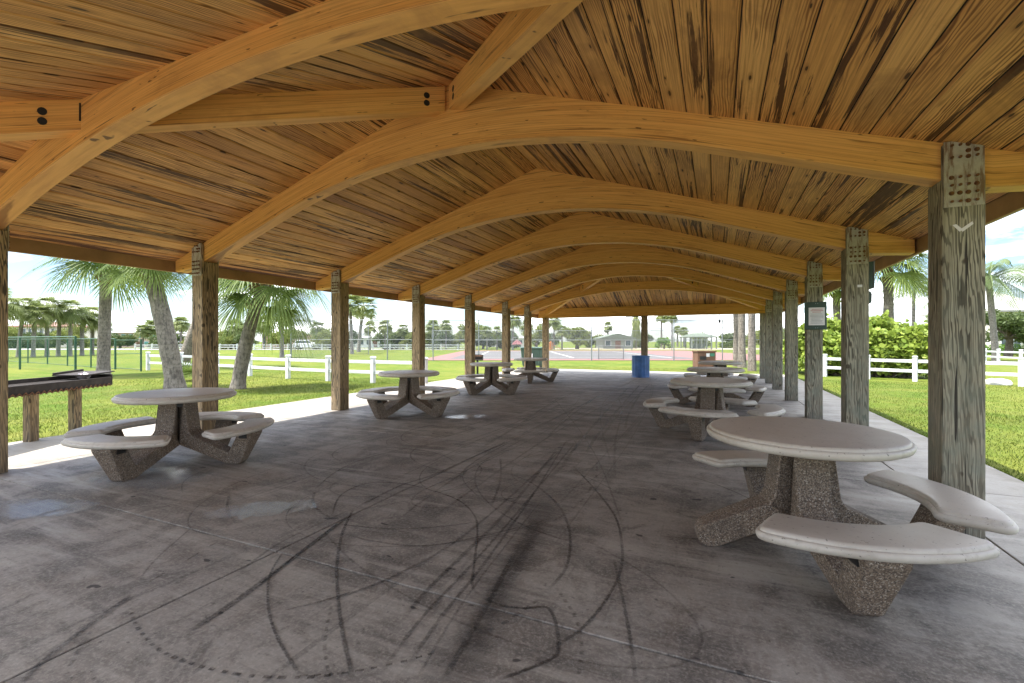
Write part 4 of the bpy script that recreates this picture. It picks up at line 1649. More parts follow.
# ------------------------------------------------------------------ vegetation
def leaf_tris(P0, dirs, nrm, length, width, droop, rndv, segs=2):
    """narrow leaflets as tapered strips: returns vertex array (n*segs quads as two tris)"""
    out, rd = [], []
    side = np.cross(dirs, nrm)
    side /= np.linalg.norm(side, axis=1, keepdims=True) + 1e-9
    prev_c, prev_w = P0, width * 0.55
    for s in range(1, segs + 1):
        t = s / segs
        c = P0 + dirs * (length * t)[:, None]
        c[:, 2] -= droop * t ** 2.2 * length
        wv_ = width * (1.0 if s < segs else 0.12)
        a, b = prev_c - side * prev_w[:, None], prev_c + side * prev_w[:, None]
        d, e = c - side * wv_[:, None], c + side * wv_[:, None]
        out.append(np.stack([a, b, e, d], 1).reshape(-1, 3))
        rd.append(rndv)
        prev_c, prev_w = c, wv_
    return np.concatenate(out), np.concatenate(rd)


def fan_crown(rg, n, Rc, leaf=0.62, nl=26, droopy=0.5, low=-0.75, dead=0.1, wscale=1.0):
    VS, RD = [], []
    for i in range(n):
        az = i * 2.39996 + rg.uniform(-0.25, 0.25)
        el = low + (1.35 - low) * ((i + 0.5) / n) ** 0.85 + rg.uniform(-0.12, 0.12)
        el = min(el, 1.45)
        d = np.array([math.cos(az) * math.cos(el), math.sin(az) * math.cos(el), math.sin(el)])
        pet = Rc * rg.uniform(0.40, 0.58)
        P = []
        for k in range(4):
            t = k / 3
            P.append(d * pet * t + np.array([0, 0, -0.18 * pet * t * t]))
        P = np.array(P)
        sd = np.cross(d, [0, 0, 1.0])
        sd /= np.linalg.norm(sd) + 1e-9
        for k in range(3):
            w_ = 0.012 * Rc
            VS.append(np.array([P[k] - sd * w_, P[k] + sd * w_, P[k + 1] + sd * w_, P[k + 1] - sd * w_]))
            RD.append(np.array([0.55]))
        f = P[3] - P[2]
        f /= np.linalg.norm(f)
        f = f + np.array([0, 0, -0.35 * droopy])
        f /= np.linalg.norm(f)
        up = np.cross(sd, f)
        an = np.linspace(-1.75, 1.75, nl) + rg.uniform(-0.03, 0.03, nl)
        dirs = np.outer(np.cos(an), f) + np.outer(np.sin(an), sd) + np.outer(0.28 * np.abs(np.sin(an)), up)
        dirs /= np.linalg.norm(dirs, axis=1, keepdims=True)
        ln = Rc * leaf * rg.uniform(0.85, 1.1) * (0.62 + 0.38 * np.cos(an * 0.62)) * rg.uniform(0.9, 1.08, nl)
        wd = np.full(nl, Rc * 0.017 * wscale) * rg.uniform(0.8, 1.3, nl)
        P0 = np.repeat(P[3][None], nl, 0) + dirs * 0.02
        base_r = 1.0 if (i < n * dead) else rg.uniform(0.05, 0.72)
        rv = np.clip(base_r + rg.uniform(-0.12, 0.12, nl), 0, 1)
        v, r = leaf_tris(P0, dirs, np.repeat(up[None], nl, 0), ln, wd, rg.uniform(0.25, 0.75) * droopy * 1.2, rv, 3)
        VS.append(v)
        RD.append(r)
    return np.concatenate(VS), np.concatenate(RD)


def feather_crown(rg, n, Rc, nl=30):
    VS, RD = [], []
    for i in range(n):
        az = i * 2.39996 + rg.uniform(-0.2, 0.2)
        el = -0.25 + 1.55 * ((i + 0.5) / n)
        L = Rc * rg.uniform(0.85, 1.1)
        d = np.array([math.cos(az) * math.cos(el), math.sin(az) * math.cos(el), math.sin(el)])
        ts = np.linspace(0, 1, 11)
        P = np.outer(ts, d) * L
        P[:, 2] -= 0.62 * L * ts ** 2.1
        sd = np.cross(d, [0, 0, 1.0])
        sd /= np.linalg.norm(sd) + 1e-9
        for k in range(10):
            w_ = 0.016 * Rc * (1 - 0.08 * k)
            VS.append(np.array([P[k] - sd * w_, P[k] + sd * w_, P[k + 1] + sd * w_, P[k + 1] - sd * w_]))
            RD.append(np.array([0.8]))
        tt = np.linspace(0.12, 0.99, nl)
        base = np.stack([np.interp(tt, ts, P[:, j]) for j in range(3)], 1)
        tang = np.stack([np.interp(np.minimum(tt + 0.03, 1), ts, P[:, j]) - np.interp(tt - 0.03, ts, P[:, j]) for j in range(3)], 1)
        tang /= np.linalg.norm(tang, axis=1, keepdims=True)
        for s in (-1, 1):
            dirs = tang * 0.55 + sd * s * 0.85 + np.array([0, 0, -0.35])
            dirs /= np.linalg.norm(dirs, axis=1, keepdims=True)
            ln = L * 0.24 * np.sin(np.pi * (0.18 + 0.75 * tt)) * rg.uniform(0.85, 1.1, nl)
            wd = np.full(nl, 0.0055 * Rc)
            rv = np.clip(rg.uniform(0.1, 0.8) + rg.uniform(-0.15, 0.15, nl), 0, 1)
            v, r = leaf_tris(base, dirs, np.repeat(np.array([[0, 0, 1.0]]), nl, 0), ln * 1.15, wd, 0.55, rv, 3)
            VS.append(v)
            RD.append(r)
    return np.concatenate(VS), np.concatenate(RD)


def palm(name, lab, base, tip_off, r0, r1, Rc, rg, mats=('bark', 'sabal'), n=34, boots=True, group=None, crown='fan', bend=0.3, **kw):
    root = empty(name, base)
    tag(root, lab, 'palm tree', group)
    tip = Vector(tip_off)
    pts, rad = [], []
    K = 16
    for k in range(K + 1):
        t = k / K
        q = Vector((tip.x * (t * (1 - bend) + bend * t * t), tip.y * (t * (1 - bend) + bend * t * t), tip.z * t - 0.15 * (1 - t)))
        pts.append(q)
        rad.append((r0 + (r1 - r0) * t) * (1.25 - 0.25 * min(1, t * 7)) * (1 + rg.uniform(-0.03, 0.03)))
    tb = MB().tube(pts, rad, 14, 0, True, 0.03)
    obj('trunk', tb, M[mats[0]], root, smooth=70)
    if boots:
        bm_ = MB()
        ax = (pts[-1] - pts[-4]).normalized()
        for k in range(46):
            t = rg.uniform(0, 1)
            c = pts[-1] - ax * (1 - t) * Rc * 0.62 + ax * 0.1
            a = rg.uniform(0, 6.283)
            out = Vector((math.cos(a), math.sin(a), 0))
            l_ = rg.uniform(0.16, 0.34) * Rc * 0.8
            s = Vector((-out.y, out.x, 0)) * 0.035 * Rc
            p0 = c + out * r1 * 0.8
            p1 = p0 + (out * 0.62 + Vector((0, 0, 0.8))) * l_
            bm_.add([p0 - s, p0 + s, p1 + s * 0.6, p1 - s * 0.6, p0 - s - out * .03, p0 + s - out * .03, p1 + s * .6 - out * .03, p1 - s * .6 - out * .03],
                    [(0, 1, 2, 3), (7, 6, 5, 4), (0, 4, 5, 1), (2, 6, 7, 3), (1, 5, 6, 2), (3, 7, 4, 0)])
        obj('leaf_boots', bm_, M['dirt'], root)
    if crown == 'fan':
        v, r = fan_crown(rg, n, Rc, **kw)
    else:
        v, r = feather_crown(rg, n, Rc, **kw)
    me = tri_mesh('crown', v, r, M[mats[1]], 4)
    obj('crown', me, None, root, tip)
    return root


def px_palm(px, py, tx, ty, w_px, Rpx, lab, d=None, **kw):
    """palm with its foot at a ground pixel and crown centre at another, at the same distance"""
    b = at_z(px, py) if d is None else at_d(px, d)
    dd = d or (CAM_H - GZ) * F_PX / (py - YH)
    top = at_d(tx, dd)
    off = Vector((top.x - b.x, top.y - b.y, z_at(ty, dd) - GZ))
    r = w_px * dd / F_PX / 2
    return palm(kw.pop('name', 'sabal_palm'), lab, b, off, kw.pop('r0', r), kw.pop('r1', r * 0.9), Rpx * dd / F_PX, np.random.default_rng(int(px * 7 + ty)), **kw)


LAWN = 'sabal palms on the left lawn'
px_palm(103, 376, 107, 256, 10.5, 54, 'sabal palm rising behind the grill, curved grey trunk beside green gate', n=26, bend=0.1, group=LAWN, droopy=0.8, nl=30, dead=0.0, low=-0.6, wscale=.6)
px_palm(176, 389, 147, 261, 16.5, 45, 'thick sabal palm leaning left behind the nearest left table', n=26, bend=0.45, group=LAWN, droopy=0.8, nl=30, dead=0.05, low=-0.55, wscale=.6)
px_palm(180, 368, 224, 268, 11, 44, 'slanting sabal palm leaning right, half hidden behind the second left post', n=24, bend=0.2, group=LAWN, droopy=0.8, nl=28, dead=0.0, low=-0.6, wscale=.6)
px_palm(237, 389, 267, 279, 13, 62, 'sabal palm leaning right with drooping fronds and shaggy brown boots', n=25, bend=0.55, group=LAWN, droopy=1.0, nl=32, low=-0.85, dead=0.05, wscale=.55)
px_palm(352, 354, 350, 304, 3.4, 17, 'slim pale palm in front of the far field, left of a close pair', n=26, mats=('bark_far', 'sabal_far'), boots=False, nl=16, wscale=1.6)
px_palm(358.5, 352, 364, 307, 3.4, 18, 'slim pale palm leaning right, right of a close pair', n=26, mats=('bark_far', 'sabal_far'), boots=False, nl=16, bend=0.6, wscale=1.6)
px_palm(282, 357.5, 281, 312, 4, 18, 'slim palm standing in the field behind the drooping sabal palm', n=24, mats=('bark_far', 'sabal_far'), boots=False, nl=16, wscale=1.5)
px_palm(736, 366.5, 735, 205, 5.0, 40, 'straight palm trunk left of a trio by the far right corner', n=30, mats=('bark', 'sabal'), boots=False, nl=20)
px_palm(742, 367.5, 740, 200, 7.0, 40, 'thicker mottled palm trunk in the middle of a trio by the far corner', n=30, mats=('bark', 'sabal'), boots=False, nl=20)
px_palm(752, 371, 751, 190, 7.0, 44, 'mottled palm trunk right of a trio beside the far right posts', n=30, mats=('bark', 'sabal'), boots=False, nl=20)

# row of palms along the far left
fr = [(18, 357, 24, 303, 24), (33, 357, 35, 310, 22), (47, 356.5, 47, 303, 22), (58, 356, 60, 309, 20), (70, 356, 71, 306, 21), (82, 355.5, 82, 313, 19), (92, 355, 93, 311, 18), (2, 358, 2, 300, 26), (99, 355, 101, 317, 16)]
names = ['leftmost', 'second', 'third', 'fourth', 'fifth', 'sixth', 'seventh', 'outermost', 'last']
for i, (a, b, c_, d_, r_) in enumerate(fr):
    lab = {0: 'bushy palm at the left end of the far row, beside the leftmost post', 1: 'shorter bushy palm second from the left in the far row', 2: 'tall bushy palm third from the left in the far row',
           3: 'bushy palm just left of the middle in the far row', 4: 'tall bushy palm in the middle of the far row', 5: 'lower bushy palm right of the middle in the far row',
           6: 'bushy palm second from the right in the far row', 7: 'bushy palm hidden behind the leftmost post', 8: 'smallest bushy palm at the right end of the far row'}[i]
    px_palm(a, b, c_, d_ + 3, 3.4, r_ * 0.78, lab, n=22, mats=('bark_far', 'sabal_far'), boots=False, nl=18, low=-0.9, droopy=0.9, wscale=1.2, group='palms in a row across the left field')

# small palms far across the field
far = [(143, 90, 330, 8, 'small far palm left of the pink house front'), (151, 92, 327, 9, 'small far palm over the pink house'), (181, 85, 323, 9, 'small far palm between the leaning trunks'),
       (236, 80, 327, 10, 'bushy far palm right of the second left post'), (243, 84, 331, 9, 'lower far palm behind the drooping sabal palm'), (264, 84, 323, 11, 'far palm above the pale pinkish house'),
       (318, 84, 328, 9, 'far palm near the white car'), (370, 72, 327, 8, 'lone far palm beside the close slim pair'), (385, 75, 326, 9, 'far palm behind the left court fence post'),
       (403, 80, 329, 8, 'far palm left of the second left table post'), (433, 78, 326, 9, 'round far palm behind the left court fence'), (446, 80, 325, 7, 'thin far palm beside the round one'),
       (487, 74, 331, 7, 'far palm between the fourth and fifth left posts'), (497, 76, 331, 6, 'smaller far palm left of the fifth left post'), (554, 78, 321, 8, 'tall thin far palm left of the round tree'),
       (562, 76, 330, 7, 'low far palm beside the round tree'), (608, 95, 326.5, 6, 'far palm behind the green gabled building'), (661.5, 92, 316, 7, 'tall fan palm, left of two tall ones behind the court'),
       (672, 90, 315, 7, 'tall fan palm, right of two tall ones behind the court'), (677.5, 110, 329.5, 5, 'small palm, left of a low pair behind the court'), (684, 108, 331, 5.5, 'small palm, right of a low pair behind the court'),
       (513, 72, 318, 10, 'tall far palm between the two far left posts'), (527, 76, 326, 8, 'far palm above the green dumpster')]
protoP = []
for k in range(3):
    rg = np.random.default_rng(100 + k)
    v, r = fan_crown(rg, 28, 1.0, nl=14, droopy=0.7, low=-0.9, wscale=2.2)
    protoP.append(tri_mesh('crown', v, r, M['sabal_far'], 4))
trk = MB().tube([(0, 0, -0.02), (0.004, 0, 0.5), (0, 0, 1.0)], [1.15, 1.0, 0.9], 8).mesh('trunk', M['bark_far'], 70)
for i, (px, d, ty, rp_, lab) in enumerate(far):
    p = at_d(px, d)
    h = z_at(ty, d) - GZ
    root = empty('far_palm', p)
    tag(root, lab, 'palm tree', 'small palms far across the field')
    t_ = obj('trunk', trk, None, root)
    rr_ = 1.6 * d / F_PX / 2
    t_.scale = (rr_, rr_, h)
    c_ = obj('crown', protoP[i % 3], None, root, (0, 0, h), i * 1.3)
    s = rp_ * d / F_PX * 1.1
    c_.scale = (s, s, s * random.uniform(0.9, 1.1))

# dead shaggy palm
b = at_d(636, 88)
root = empty('far_palm', b)
tag(root, 'shaggy dead-skirted palm behind the far middle post', 'palm tree', 'small palms far across the field')
hh = z_at(316, 88) - GZ
t_ = obj('trunk', trk, None, root)
t_.scale = (0.2, 0.2, hh)
rg = np.random.default_rng(5)
v, r = fan_crown(rg, 34, 1.5, nl=12, droopy=1.6, low=-1.5, dead=1.0, wscale=2.0)
v[:, 2] *= 1.9
v[:, :2] *= 0.75
obj('crown', tri_mesh('crown', v, r, M['sabal_far'], 4), None, root, (0, 0, hh - 1.2))

# right side palms
px_palm(889, 372, 888, 262, 9, 44, 'sabal palm with a stout trunk behind the sea grape bush', d=24, n=30, nl=26, droopy=0.75, low=-0.6, wscale=.7)
px_palm(838, 372, 836, 283, 7, 30, 'sabal palm between the second and third right posts', d=27, n=32, nl=22, droopy=0.75)
px_palm(913, 372, 914, 288, 3.2, 34, 'pale coconut palm just above the sea grape bush', d=30, name='coconut_palm', crown='feather', n=17, mats=('bark_far', 'coco'), boots=False)
px_palm(996, 352, 988, 278, 5.5, 50, 'coconut palm with long arching fronds right of the nearest post', d=33, name='coconut_palm', crown='feather', n=19, mats=('bark_far', 'coco'), boots=False, nl=34, bend=0.3)


def quads(centres, size, rg, aspect=0.6, flat=0.0, hexa=False):
    n = len(centres)
    nr = rg.normal(0, 1, (n, 3))
    nr[:, 2] += flat
    nr /= np.linalg.norm(nr, axis=1, keepdims=True)
    t = rg.normal(0, 1, (n, 3))
    t -= nr * np.sum(t * nr, 1, keepdims=True)
    t /= np.linalg.norm(t, axis=1, keepdims=True)
    b = np.cross(nr, t)
    s = size * rg.uniform(0.6, 1.35, n)[:, None]
    if hexa:
        vs = [centres + t * s * math.cos(a) + b * s * 0.85 * math.sin(a) for a in np.arange(6) * math.pi / 3]
    else:
        vs = [centres - t * s, centres - b * s * aspect * 0.6 + t * s * .1, centres + t * s, centres + b * s * aspect * 0.6 + t * s * .1]
    return np.stack(vs, 1).reshape(-1, 3), (6 if hexa else 4)


def foliage(rg, blobs, dens, size, aspect=0.6, flat=0.0, hexa=False, shell=0.55):
    """leaves spread through lumpy ellipsoids: blobs = (centre, radii)"""
    C, RD = [], []
    for c, rad in blobs:
        rad = np.array(rad)
        n = int(dens * rad[0] * rad[1] * rad[2] ** 0.5)
        u = rg.normal(0, 1, (n, 3))
        u /= np.linalg.norm(u, axis=1, keepdims=True)
        rr = (shell + (1 - shell) * rg.uniform(0, 1, n)) * (1 + 0.16 * np.sin(u[:, 0] * 7 + c[0]) * np.cos(u[:, 1] * 6 + c[1]) + 0.12 * np.sin(u[:, 2] * 9))
        C.append(np.array(c) + u * rad * rr[:, None])
        RD.append(np.clip(rg.uniform(0, 1) * 0.35 + rg.uniform(0, 0.65, n), 0, 1))
    C = np.concatenate(C)
    v, k = quads(C, size, rg, aspect, flat, hexa)
    return v, np.concatenate(RD), k


def bush(name, lab, cat, base, blobs, mat, dens, size, group=None, stems=True, hexa=False, flat=0.6, seed=1):
    rg = np.random.default_rng(seed)
    root = empty(name, base)
    tag(root, lab, cat, group)
    v, r, k = foliage(rg, blobs, dens, size, hexa=hexa, flat=flat)
    v = v[:]
    lo = v.reshape(-1, k, 3)
    keep = lo[:, :, 2].min(1) > 0.0
    obj('foliage', tri_mesh('foliage', lo[keep].reshape(-1, 3), r[keep], M[mat], k), None, root)
    if stems:
        st = MB()
        for c, rad in blobs:
            for q in range(2):
                e = Vector(c) + Vector((rg.uniform(-.4, .4) * rad[0], rg.uniform(-.4, .4) * rad[1], rg.uniform(-.2, .4) * rad[2]))
                st.tube([(c[0] * 0.6, c[1] * 0.6, -0.05), (c[0] * 0.85, c[1] * 0.85, e.z * 0.5), e], [0.06, 0.045, 0.015], 6)
        obj('stems', st, M['wood_bark'], root)
    return root


# sea grape: long thicket behind the right fence
rg = np.random.default_rng(11)
p0, p1 = at_d(815, 19.2), at_d(940, 17.2)
mid = (p0 + p1) / 2
bl = []
for k in range(22):
    t = (k % 11 + 0.5) / 11
    row = k // 11
    p = p0.lerp(p1, t) - mid + Vector((-ST, CT, 0)) * (0.2 + 1.3 * row)
    h = (1.55 if row == 0 else 2.0) + rg.uniform(-0.2, 0.35) - (0.55 if t < 0.12 else 0)
    bl.append(((p.x, p.y, h * 0.55), (0.75, 0.75, h * 0.55)))
    bl.append(((p.x + rg.uniform(-.3, .3), p.y, h * 0.9), (0.5, 0.5, 0.38)))
bush('sea_grape_bush', 'big sea grape bush with round green and orange leaves behind the right fence', 'bush', Vector((mid.x, mid.y, GZ)), bl, 'grape', 1500, 0.085, hexa=True, seed=3)

# palmetto sprout at the foot of the leaning palms
pb = at_z(186, 381)
root = empty('palmetto', pb)
tag(root, 'small spiky palmetto growing beside the left-leaning palm trunk', 'plant')
v, r = fan_crown(np.random.default_rng(8), 18, 0.75, nl=14, droopy=0.25, low=0.15, dead=0)
obj('fronds', tri_mesh('fronds', v, r, M['sabal'], 4), None, root, (0, 0, 0.1))

# hedge and dark trees on the far right
pA, pB = at_d(975, 44), at_d(1075, 44)
mid = (pA + pB) / 2
bl = []
for k in range(16):
    p = pA.lerp(pB, (k + .5) / 16) - mid
    bl.append(((p.x, p.y, 0.55), (0.6, 0.6, 0.62)))
bush('hedge', 'low clipped bright green hedge at the right edge', 'hedge', Vector((mid.x, mid.y, GZ)), bl, 'hedge', 1400, 0.09, stems=False, seed=4)


def tree(lab, px, d, top, wpx, mat, seed, base_px=None, group=None, trunk=0.12, dens=130, size=None, name='broadleaf_tree', low=0.35):
    rg = np.random.default_rng(seed)
    b = at_d(px, d)
    h = z_at(top, d) - GZ
    wr_ = wpx * d / F_PX / 2
    root = empty(name, b)
    tag(root, lab, 'tree', group)
    tk = MB().tube([(0, 0, -0.1), (0.05 * wr_, 0, h * 0.3), (0, 0.03, h * 0.6)], [trunk * 1.3, trunk, trunk * 0.6], 8)
    bl = []
    for k in range(13):
        a = k * 2.4
        rr_ = wr_ * (0.15 + 0.62 * ((k + 0.5) / 13) ** 0.6)
        z = h * (low + 0.13 + (0.86 - low - 0.13) * rg.uniform(0, 1) * (1 - 0.35 * rr_ / wr_))
        s = wr_ * rg.uniform(0.26, 0.42)
        c = (rr_ * math.cos(a), rr_ * math.sin(a), z)
        bl.append((c, (s, s, min(s * 0.8, h * 0.2))))
        tk.tube([(0, 0.0, h * 0.35), (c[0] * .5, c[1] * .5, h * 0.35 + (z - h * 0.35) * .6), c], [trunk * .55, trunk * .35, trunk * .1], 5)
    obj('trunk', tk, M['wood_bark'], root)
    sz = size or max(0.10, 0.9 * d / F_PX)
    v, r, k = foliage(rg, bl, dens / (sz * sz) * 0.12, sz)
    obj('crown', tri_mesh('crown', v, r, M[mat], k), None, root)
    return root


tree('dark tree behind the long-fronded coconut palm', 1008, 40, 303, 52, 'dark_leaf', 21, trunk=0.25, dens=150, size=0.16, low=0.15)
tree('dark tree at the far right picture edge', 1045, 42, 296, 60, 'dark_leaf', 22, trunk=0.25, dens=150, size=0.16, low=0.2)
tree('round dense tree behind the court left of the gabled building', 577, 82, 321, 30, 'olive_leaf', 23, trunk=0.3, low=0.12, dens=190)
tree('bushy low tree right of the far middle post', 664, 84, 335, 18, 'hedge', 24, trunk=0.15, low=0.05)
tree('yellowish tree beyond the court behind the far left posts', 536, 84, 321, 26, 'olive_leaf', 25, trunk=0.25, low=0.2)
tree('yellowish tree behind the left court fence', 473, 80, 318, 30, 'olive_leaf', 26, trunk=0.25, low=0.2)
# belt of trees along the far road: individual trees
belt = [(30, 105, 331, 36, 'dark_leaf'), (75, 108, 330, 30, 'olive_leaf'), (165, 100, 332, 22, 'dark_leaf'), (200, 96, 330, 22, 'olive_leaf'), (231, 92, 332, 26, 'olive_leaf'),
        (247, 88, 335, 16, 'dark_leaf'), (290, 96, 331, 28, 'olive_leaf'), (330, 92, 330, 26, 'olive_leaf'), (350, 90, 332, 18, 'dark_leaf'), (392, 95, 333, 26, 'dark_leaf'),
        (418, 92, 332, 24, 'olive_leaf'), (438, 96, 331, 24, 'dark_leaf'), (458, 98, 331, 24, 'olive_leaf'), (483, 96, 334, 22, 'dark_leaf'), (505, 100, 333, 26, 'dark_leaf'),
        (548, 104, 336, 24, 'dark_leaf'), (596, 112, 337, 22, 'olive_leaf'), (640, 112, 336, 20, 'dark_leaf'), (700, 112, 335, 16, 'olive_leaf'), (735, 105, 334, 24, 'dark_leaf'), (762, 100, 332, 26, 'olive_leaf'), (790, 90, 330, 30, 'olive_leaf'), (812, 70, 326, 26, 'olive_leaf'),
        (-10, 100, 328, 40, 'olive_leaf'), (120, 104, 334, 22, 'dark_leaf')]
where = ['behind the far row of palms at left', 'behind the right half of the far palm row', 'behind the left-leaning palm trunk', 'beside the second left post', 'behind the drooping sabal palm trunk', 'dark and small, left of the pale pinkish house',
         'behind the pale pinkish house', 'just left of the third left post', 'dark, right behind the third left post', 'behind the long white low house', 'left of the fourth left post', 'dark, behind the fourth left post',
         'right of the fourth left post', 'dark, left of the sixth left post', 'dark, beyond the far left posts', 'dark and low, left of the round dense tree', 'behind the green gabled building', 'dark, behind the blue barrel post', 'beside the far open shelter', 'dark, behind the trio of palm trunks', 'behind the farthest right posts', 'seen between the right-hand posts, past the windscreen', 'behind the third right post', 'at the far left picture edge', 'dark and small, left of the green gate']
for i, (px, d, ty, wd, mt) in enumerate(belt):
    tree('distant leafy tree ' + where[i], px, d * 0.86, ty - 4, wd * 1.35, mt, 200 + i, trunk=0.2, low=0.02, group='leafy trees along the far side of the field')


# ------------------------------------------------------------------ buildings far off
def house(name, lab, px0, px1, ytop, yeave, d, mw, mr, depth=8.0, nwin=4, floors=1, roof='hip', mwin='glass', cat='house', door=True):
    a, b = at_d(px0, d), at_d(px1, d)
    W_ = (b - a).length
    c = (a + b) / 2
    root = empty(name, c, TH)
    tag(root, lab, cat)
    he = z_at(yeave, d) - GZ
    ht = z_at(ytop, d) - GZ
    hw = W_ / 2
    obj('wall', MB().box((-hw, 0, 0), (hw, depth, he)), M[mw], root)
    o_ = 0.5
    rf = MB()
    e = [(-hw - o_, -o_, he + .01), (hw + o_, -o_, he + .01), (hw + o_, depth + o_, he + .01), (-hw - o_, depth + o_, he + .01)]
    e2 = [(x, y, z + 0.18) for x, y, z in e]
    if roof == 'hip':
        r_ = max(0.2, hw - depth / 2)
        rd = [(-r_, depth / 2, ht), (r_, depth / 2, ht)]
    elif roof == 'gable':
        rd = [(-hw - o_, depth / 2, ht), (hw + o_, depth / 2, ht)]
    else:
        rd = [(0, -o_, ht), (0, depth + o_, ht)]
    if roof == 'front':
        rf.add(e + e2 + rd, [(3, 2, 1, 0), (0, 1, 5, 4), (1, 2, 6, 5), (2, 3, 7, 6), (3, 0, 4, 7), (5, 6, 9, 8), (7, 4, 8, 9), (4, 5, 8), (6, 7, 9)])
    else:
        rf.add(e + e2 + rd, [(3, 2, 1, 0), (0, 1, 5, 4), (1, 2, 6, 5), (2, 3, 7, 6), (3, 0, 4, 7), (4, 5, 9, 8), (6, 7, 8, 9), (5, 6, 9), (7, 4, 8)])
    obj('roof', rf, M[mr], root)
    fh = he / floors
    for f in range(floors):
        for k in range(nwin):
            x = -hw + W_ * (k + 0.5) / nwin
            ww, wh = min(1.4, W_ / nwin * 0.5), min(1.3, fh * 0.5)
            z0 = f * fh + fh * 0.32
            if door and f == 0 and k == nwin // 2:
                dr = obj('door', MB().box((x - 0.5, -0.05, 0.02), (x + 0.5, 0.0, min(2.1, fh * 0.85))), M['brick'], root)
                continue
            wn = obj('window', MB().box((x - ww / 2 - 0.08, -0.06, z0 - 0.08), (x + ww / 2 + 0.08, -0.002, z0 + wh + 0.08)), M['white'], root)
            obj('pane', MB().box((x - ww / 2, -0.075, z0), (x + ww / 2, -0.061, z0 + wh)), M[mwin], wn)
    return root


house('apartment_house', 'long cream two-storey house with red tile roof behind the far palms', 10, 56, 321, 327, 98, 'cream', 'red_tile', 10, 8, 2)
house('apartment_house', 'pink two-storey house with teal shutters left of the leaning palm', 112, 158, 328, 333, 100, 'pink', 'white_roof', 9, 6, 2, mwin='tealglass')
house('bungalow', 'small white house seen between the leaning palm trunks', 168, 190, 333, 336.5, 104, 'whitewall', 'grey_roof', 8, 4, 1)
house('bungalow', 'white two-storey house just right of the second left post', 208, 230, 329, 333, 95, 'whitewall', 'white_roof', 8, 4, 2)
house('bungalow', 'pale pinkish house with a white roof behind the drooping sabal palm', 262, 292, 329, 334, 90, 'rusty_wall', 'white_roof', 9, 6, 1)
house('bungalow', 'long low white house left of the fourth left post', 352, 398, 335.5, 338.5, 98, 'whitewall', 'white_roof', 9, 7, 1)
house('bungalow', 'low pink house behind the left court fence', 400, 440, 334, 337.5, 104, 'pink', 'grey_roof', 9, 6, 1)
house('bungalow', 'pale low house beyond the far left posts', 486, 530, 336, 338.5, 108, 'cream', 'white_roof', 9, 7, 1)
house('restroom_building', 'low building with a green-grey front gable beyond the court', 603, 633, 333.3, 339, 84, 'greywall', 'green_roof', 7, 3, 1, roof='front', cat='building')
house('villa', 'pale house with grey roof behind the dark trees at right', 998, 1060, 286, 312, 52, 'cream', 'grey_roof', 9, 5, 2)

# far open shelter
sa = at_d(705, 82)
sh = empty('open_shelter', sa, TH)
tag(sh, 'open picnic shelter with a hipped grey roof beyond the court', 'shelter')
hw = 27 * 82 / F_PX / 2
zr0, zr1 = z_at(337.5, 82) - GZ, z_at(332.5, 82) - GZ
rf = MB()
e = [(-hw, 0, zr0), (hw, 0, zr0), (hw, 6, zr0), (-hw, 6, zr0)]
rf.add(e + [(x, y, z + .15) for x, y, z in e] + [(-hw * .45, 3, zr1), (hw * .45, 3, zr1)], [(3, 2, 1, 0), (0, 1, 5, 4), (1, 2, 6, 5), (2, 3, 7, 6), (3, 0, 4, 7), (4, 5, 9, 8), (6, 7, 8, 9), (5, 6, 9), (7, 4, 8)])
obj('roof', rf, M['green_roof'], sh)
for k in range(6):
    for y in (0.4, 5.6):
        x = -hw * .92 + hw * 1.84 * k / 5
        obj('post', MB().box((x - .1, y - .1, 0), (x + .1, y + .1, zr0 - 0.002)), M['greywall'], sh)
obj('counter', MB().box((-hw * .5, 2.4, 0), (hw * .3, 3.4, 0.9)), M['greywall'], sh)

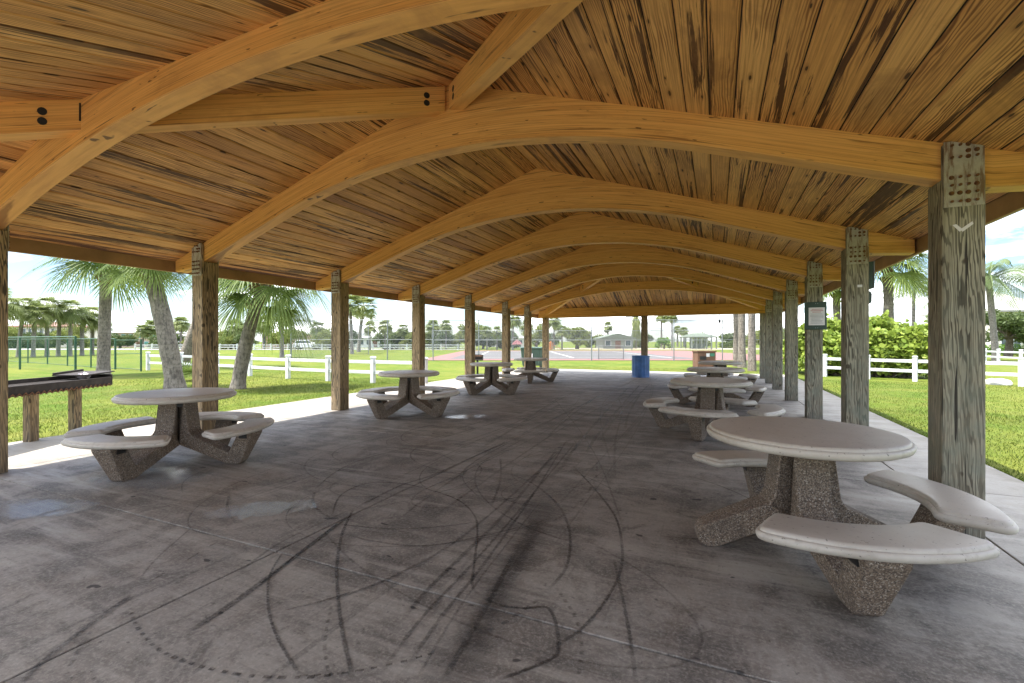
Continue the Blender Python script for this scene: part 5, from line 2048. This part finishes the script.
# parked car on the far road
cp = at_d(307, 80)
cr = empty('parked_car', cp, TH + R(8))
tag(cr, 'white car parked on the far road right of the drooping palm', 'car')
cbm = MB()
cbm.prism([(-2.1, .35), (2.1, .35), (2.15, .7), (2.05, .95), (1.2, 1.02), (-2.0, 1.02), (-2.12, .8)], -0.88, 0.88)
obj('body', cbm, M['car'], cr, bevel=0.06)
cbm = MB()
cbm.prism([(-1.95, 1.021), (1.15, 1.021), (0.45, 1.55), (-1.6, 1.55)], -0.76, 0.76)
obj('cabin', cbm, M['car'], cr, bevel=0.05)
cbm = MB()
for s in (-1, 1):
    a, b = sorted((s * .762, s * .775))
    cbm.prism([(-1.75, 1.08), (0.95, 1.08), (0.40, 1.47), (-1.5, 1.47)], a, b)
obj('window', cbm, M['glass'], cr)
for x in (-1.3, 1.35):
    for s in (-1, 1):
        wh = obj('wheel', MB().tube([(x, s * .70, .33), (x, s * .90, .33)], .33, 18), M['tyre'], cr)
        obj('rim', MB().tube([(x, s * .901, .33), (x, s * .915, .33)], .19, 12), M['galv'], wh)

# pale stone on the right lawn
sp_ = at_z(998, 384.5)
st = MB()
rr = random.Random(5)
nn_ = 14
rings = [(0.36, -0.05), (0.38, 0.06), (0.30, 0.15), (0.14, 0.19)]
vs = []
for r_, z in rings:
    for k in range(nn_):
        a = 2 * math.pi * k / nn_
        q = r_ * rr.uniform(0.85, 1.12)
        vs.append((q * math.cos(a), q * 0.7 * math.sin(a), z + rr.uniform(-.015, .015)))
fs = [(i * nn_ + k, i * nn_ + (k + 1) % nn_, (i + 1) * nn_ + (k + 1) % nn_, (i + 1) * nn_ + k) for i in range(3) for k in range(nn_)]
fs += [tuple(range(nn_ - 1, -1, -1)), tuple(3 * nn_ + k for k in range(nn_))]
st.add(vs, fs)
tag(obj('stone', st, M['stone'], None, sp_, smooth=60), 'pale flat stone lying in the grass by the right fence', 'stone')

# playground glimpses beyond the court
pl_ = at_d(551, 74)
pg2 = empty('play_slide', pl_, TH)
tag(pg2, 'orange playground slide tower beyond the court by the far corner post', 'slide')
obj('tower', MB().box((-0.3, 0.0, 0.0), (0.3, 0.6, 1.0)), M['orange'], pg2, bevel=0.05)
obj('roof', MB().prism([(-0.45, 1.01), (0.45, 1.01), (0, 1.4)], -0.1, 0.7), M['orange'], pg2)
obj('chute', MB().prism([(0.305, 0.8), (1.6, 0.1), (1.6, 0.2), (0.305, 0.9)], 0.1, 0.5), M['pinkred'], pg2)
tp_ = at_d(517, 72)
tn = empty('play_tent', tp_, TH)
tag(tn, 'faded red pointed play canopy seen between the far left posts', 'canopy')
obj('canopy', MB().lathe([(0.9, 0.9), (0.55, 1.3), (0.15, 1.6), (0.0, 1.75)], 8), M['pinkred'], tn)
for k in range(4):
    a = k * math.pi / 2 + .78
    obj('leg', MB().tube([(0.8 * math.cos(a), .8 * math.sin(a), 0), (.8 * math.cos(a), .8 * math.sin(a), .95)], 0.05, 6), M['galv'], tn)
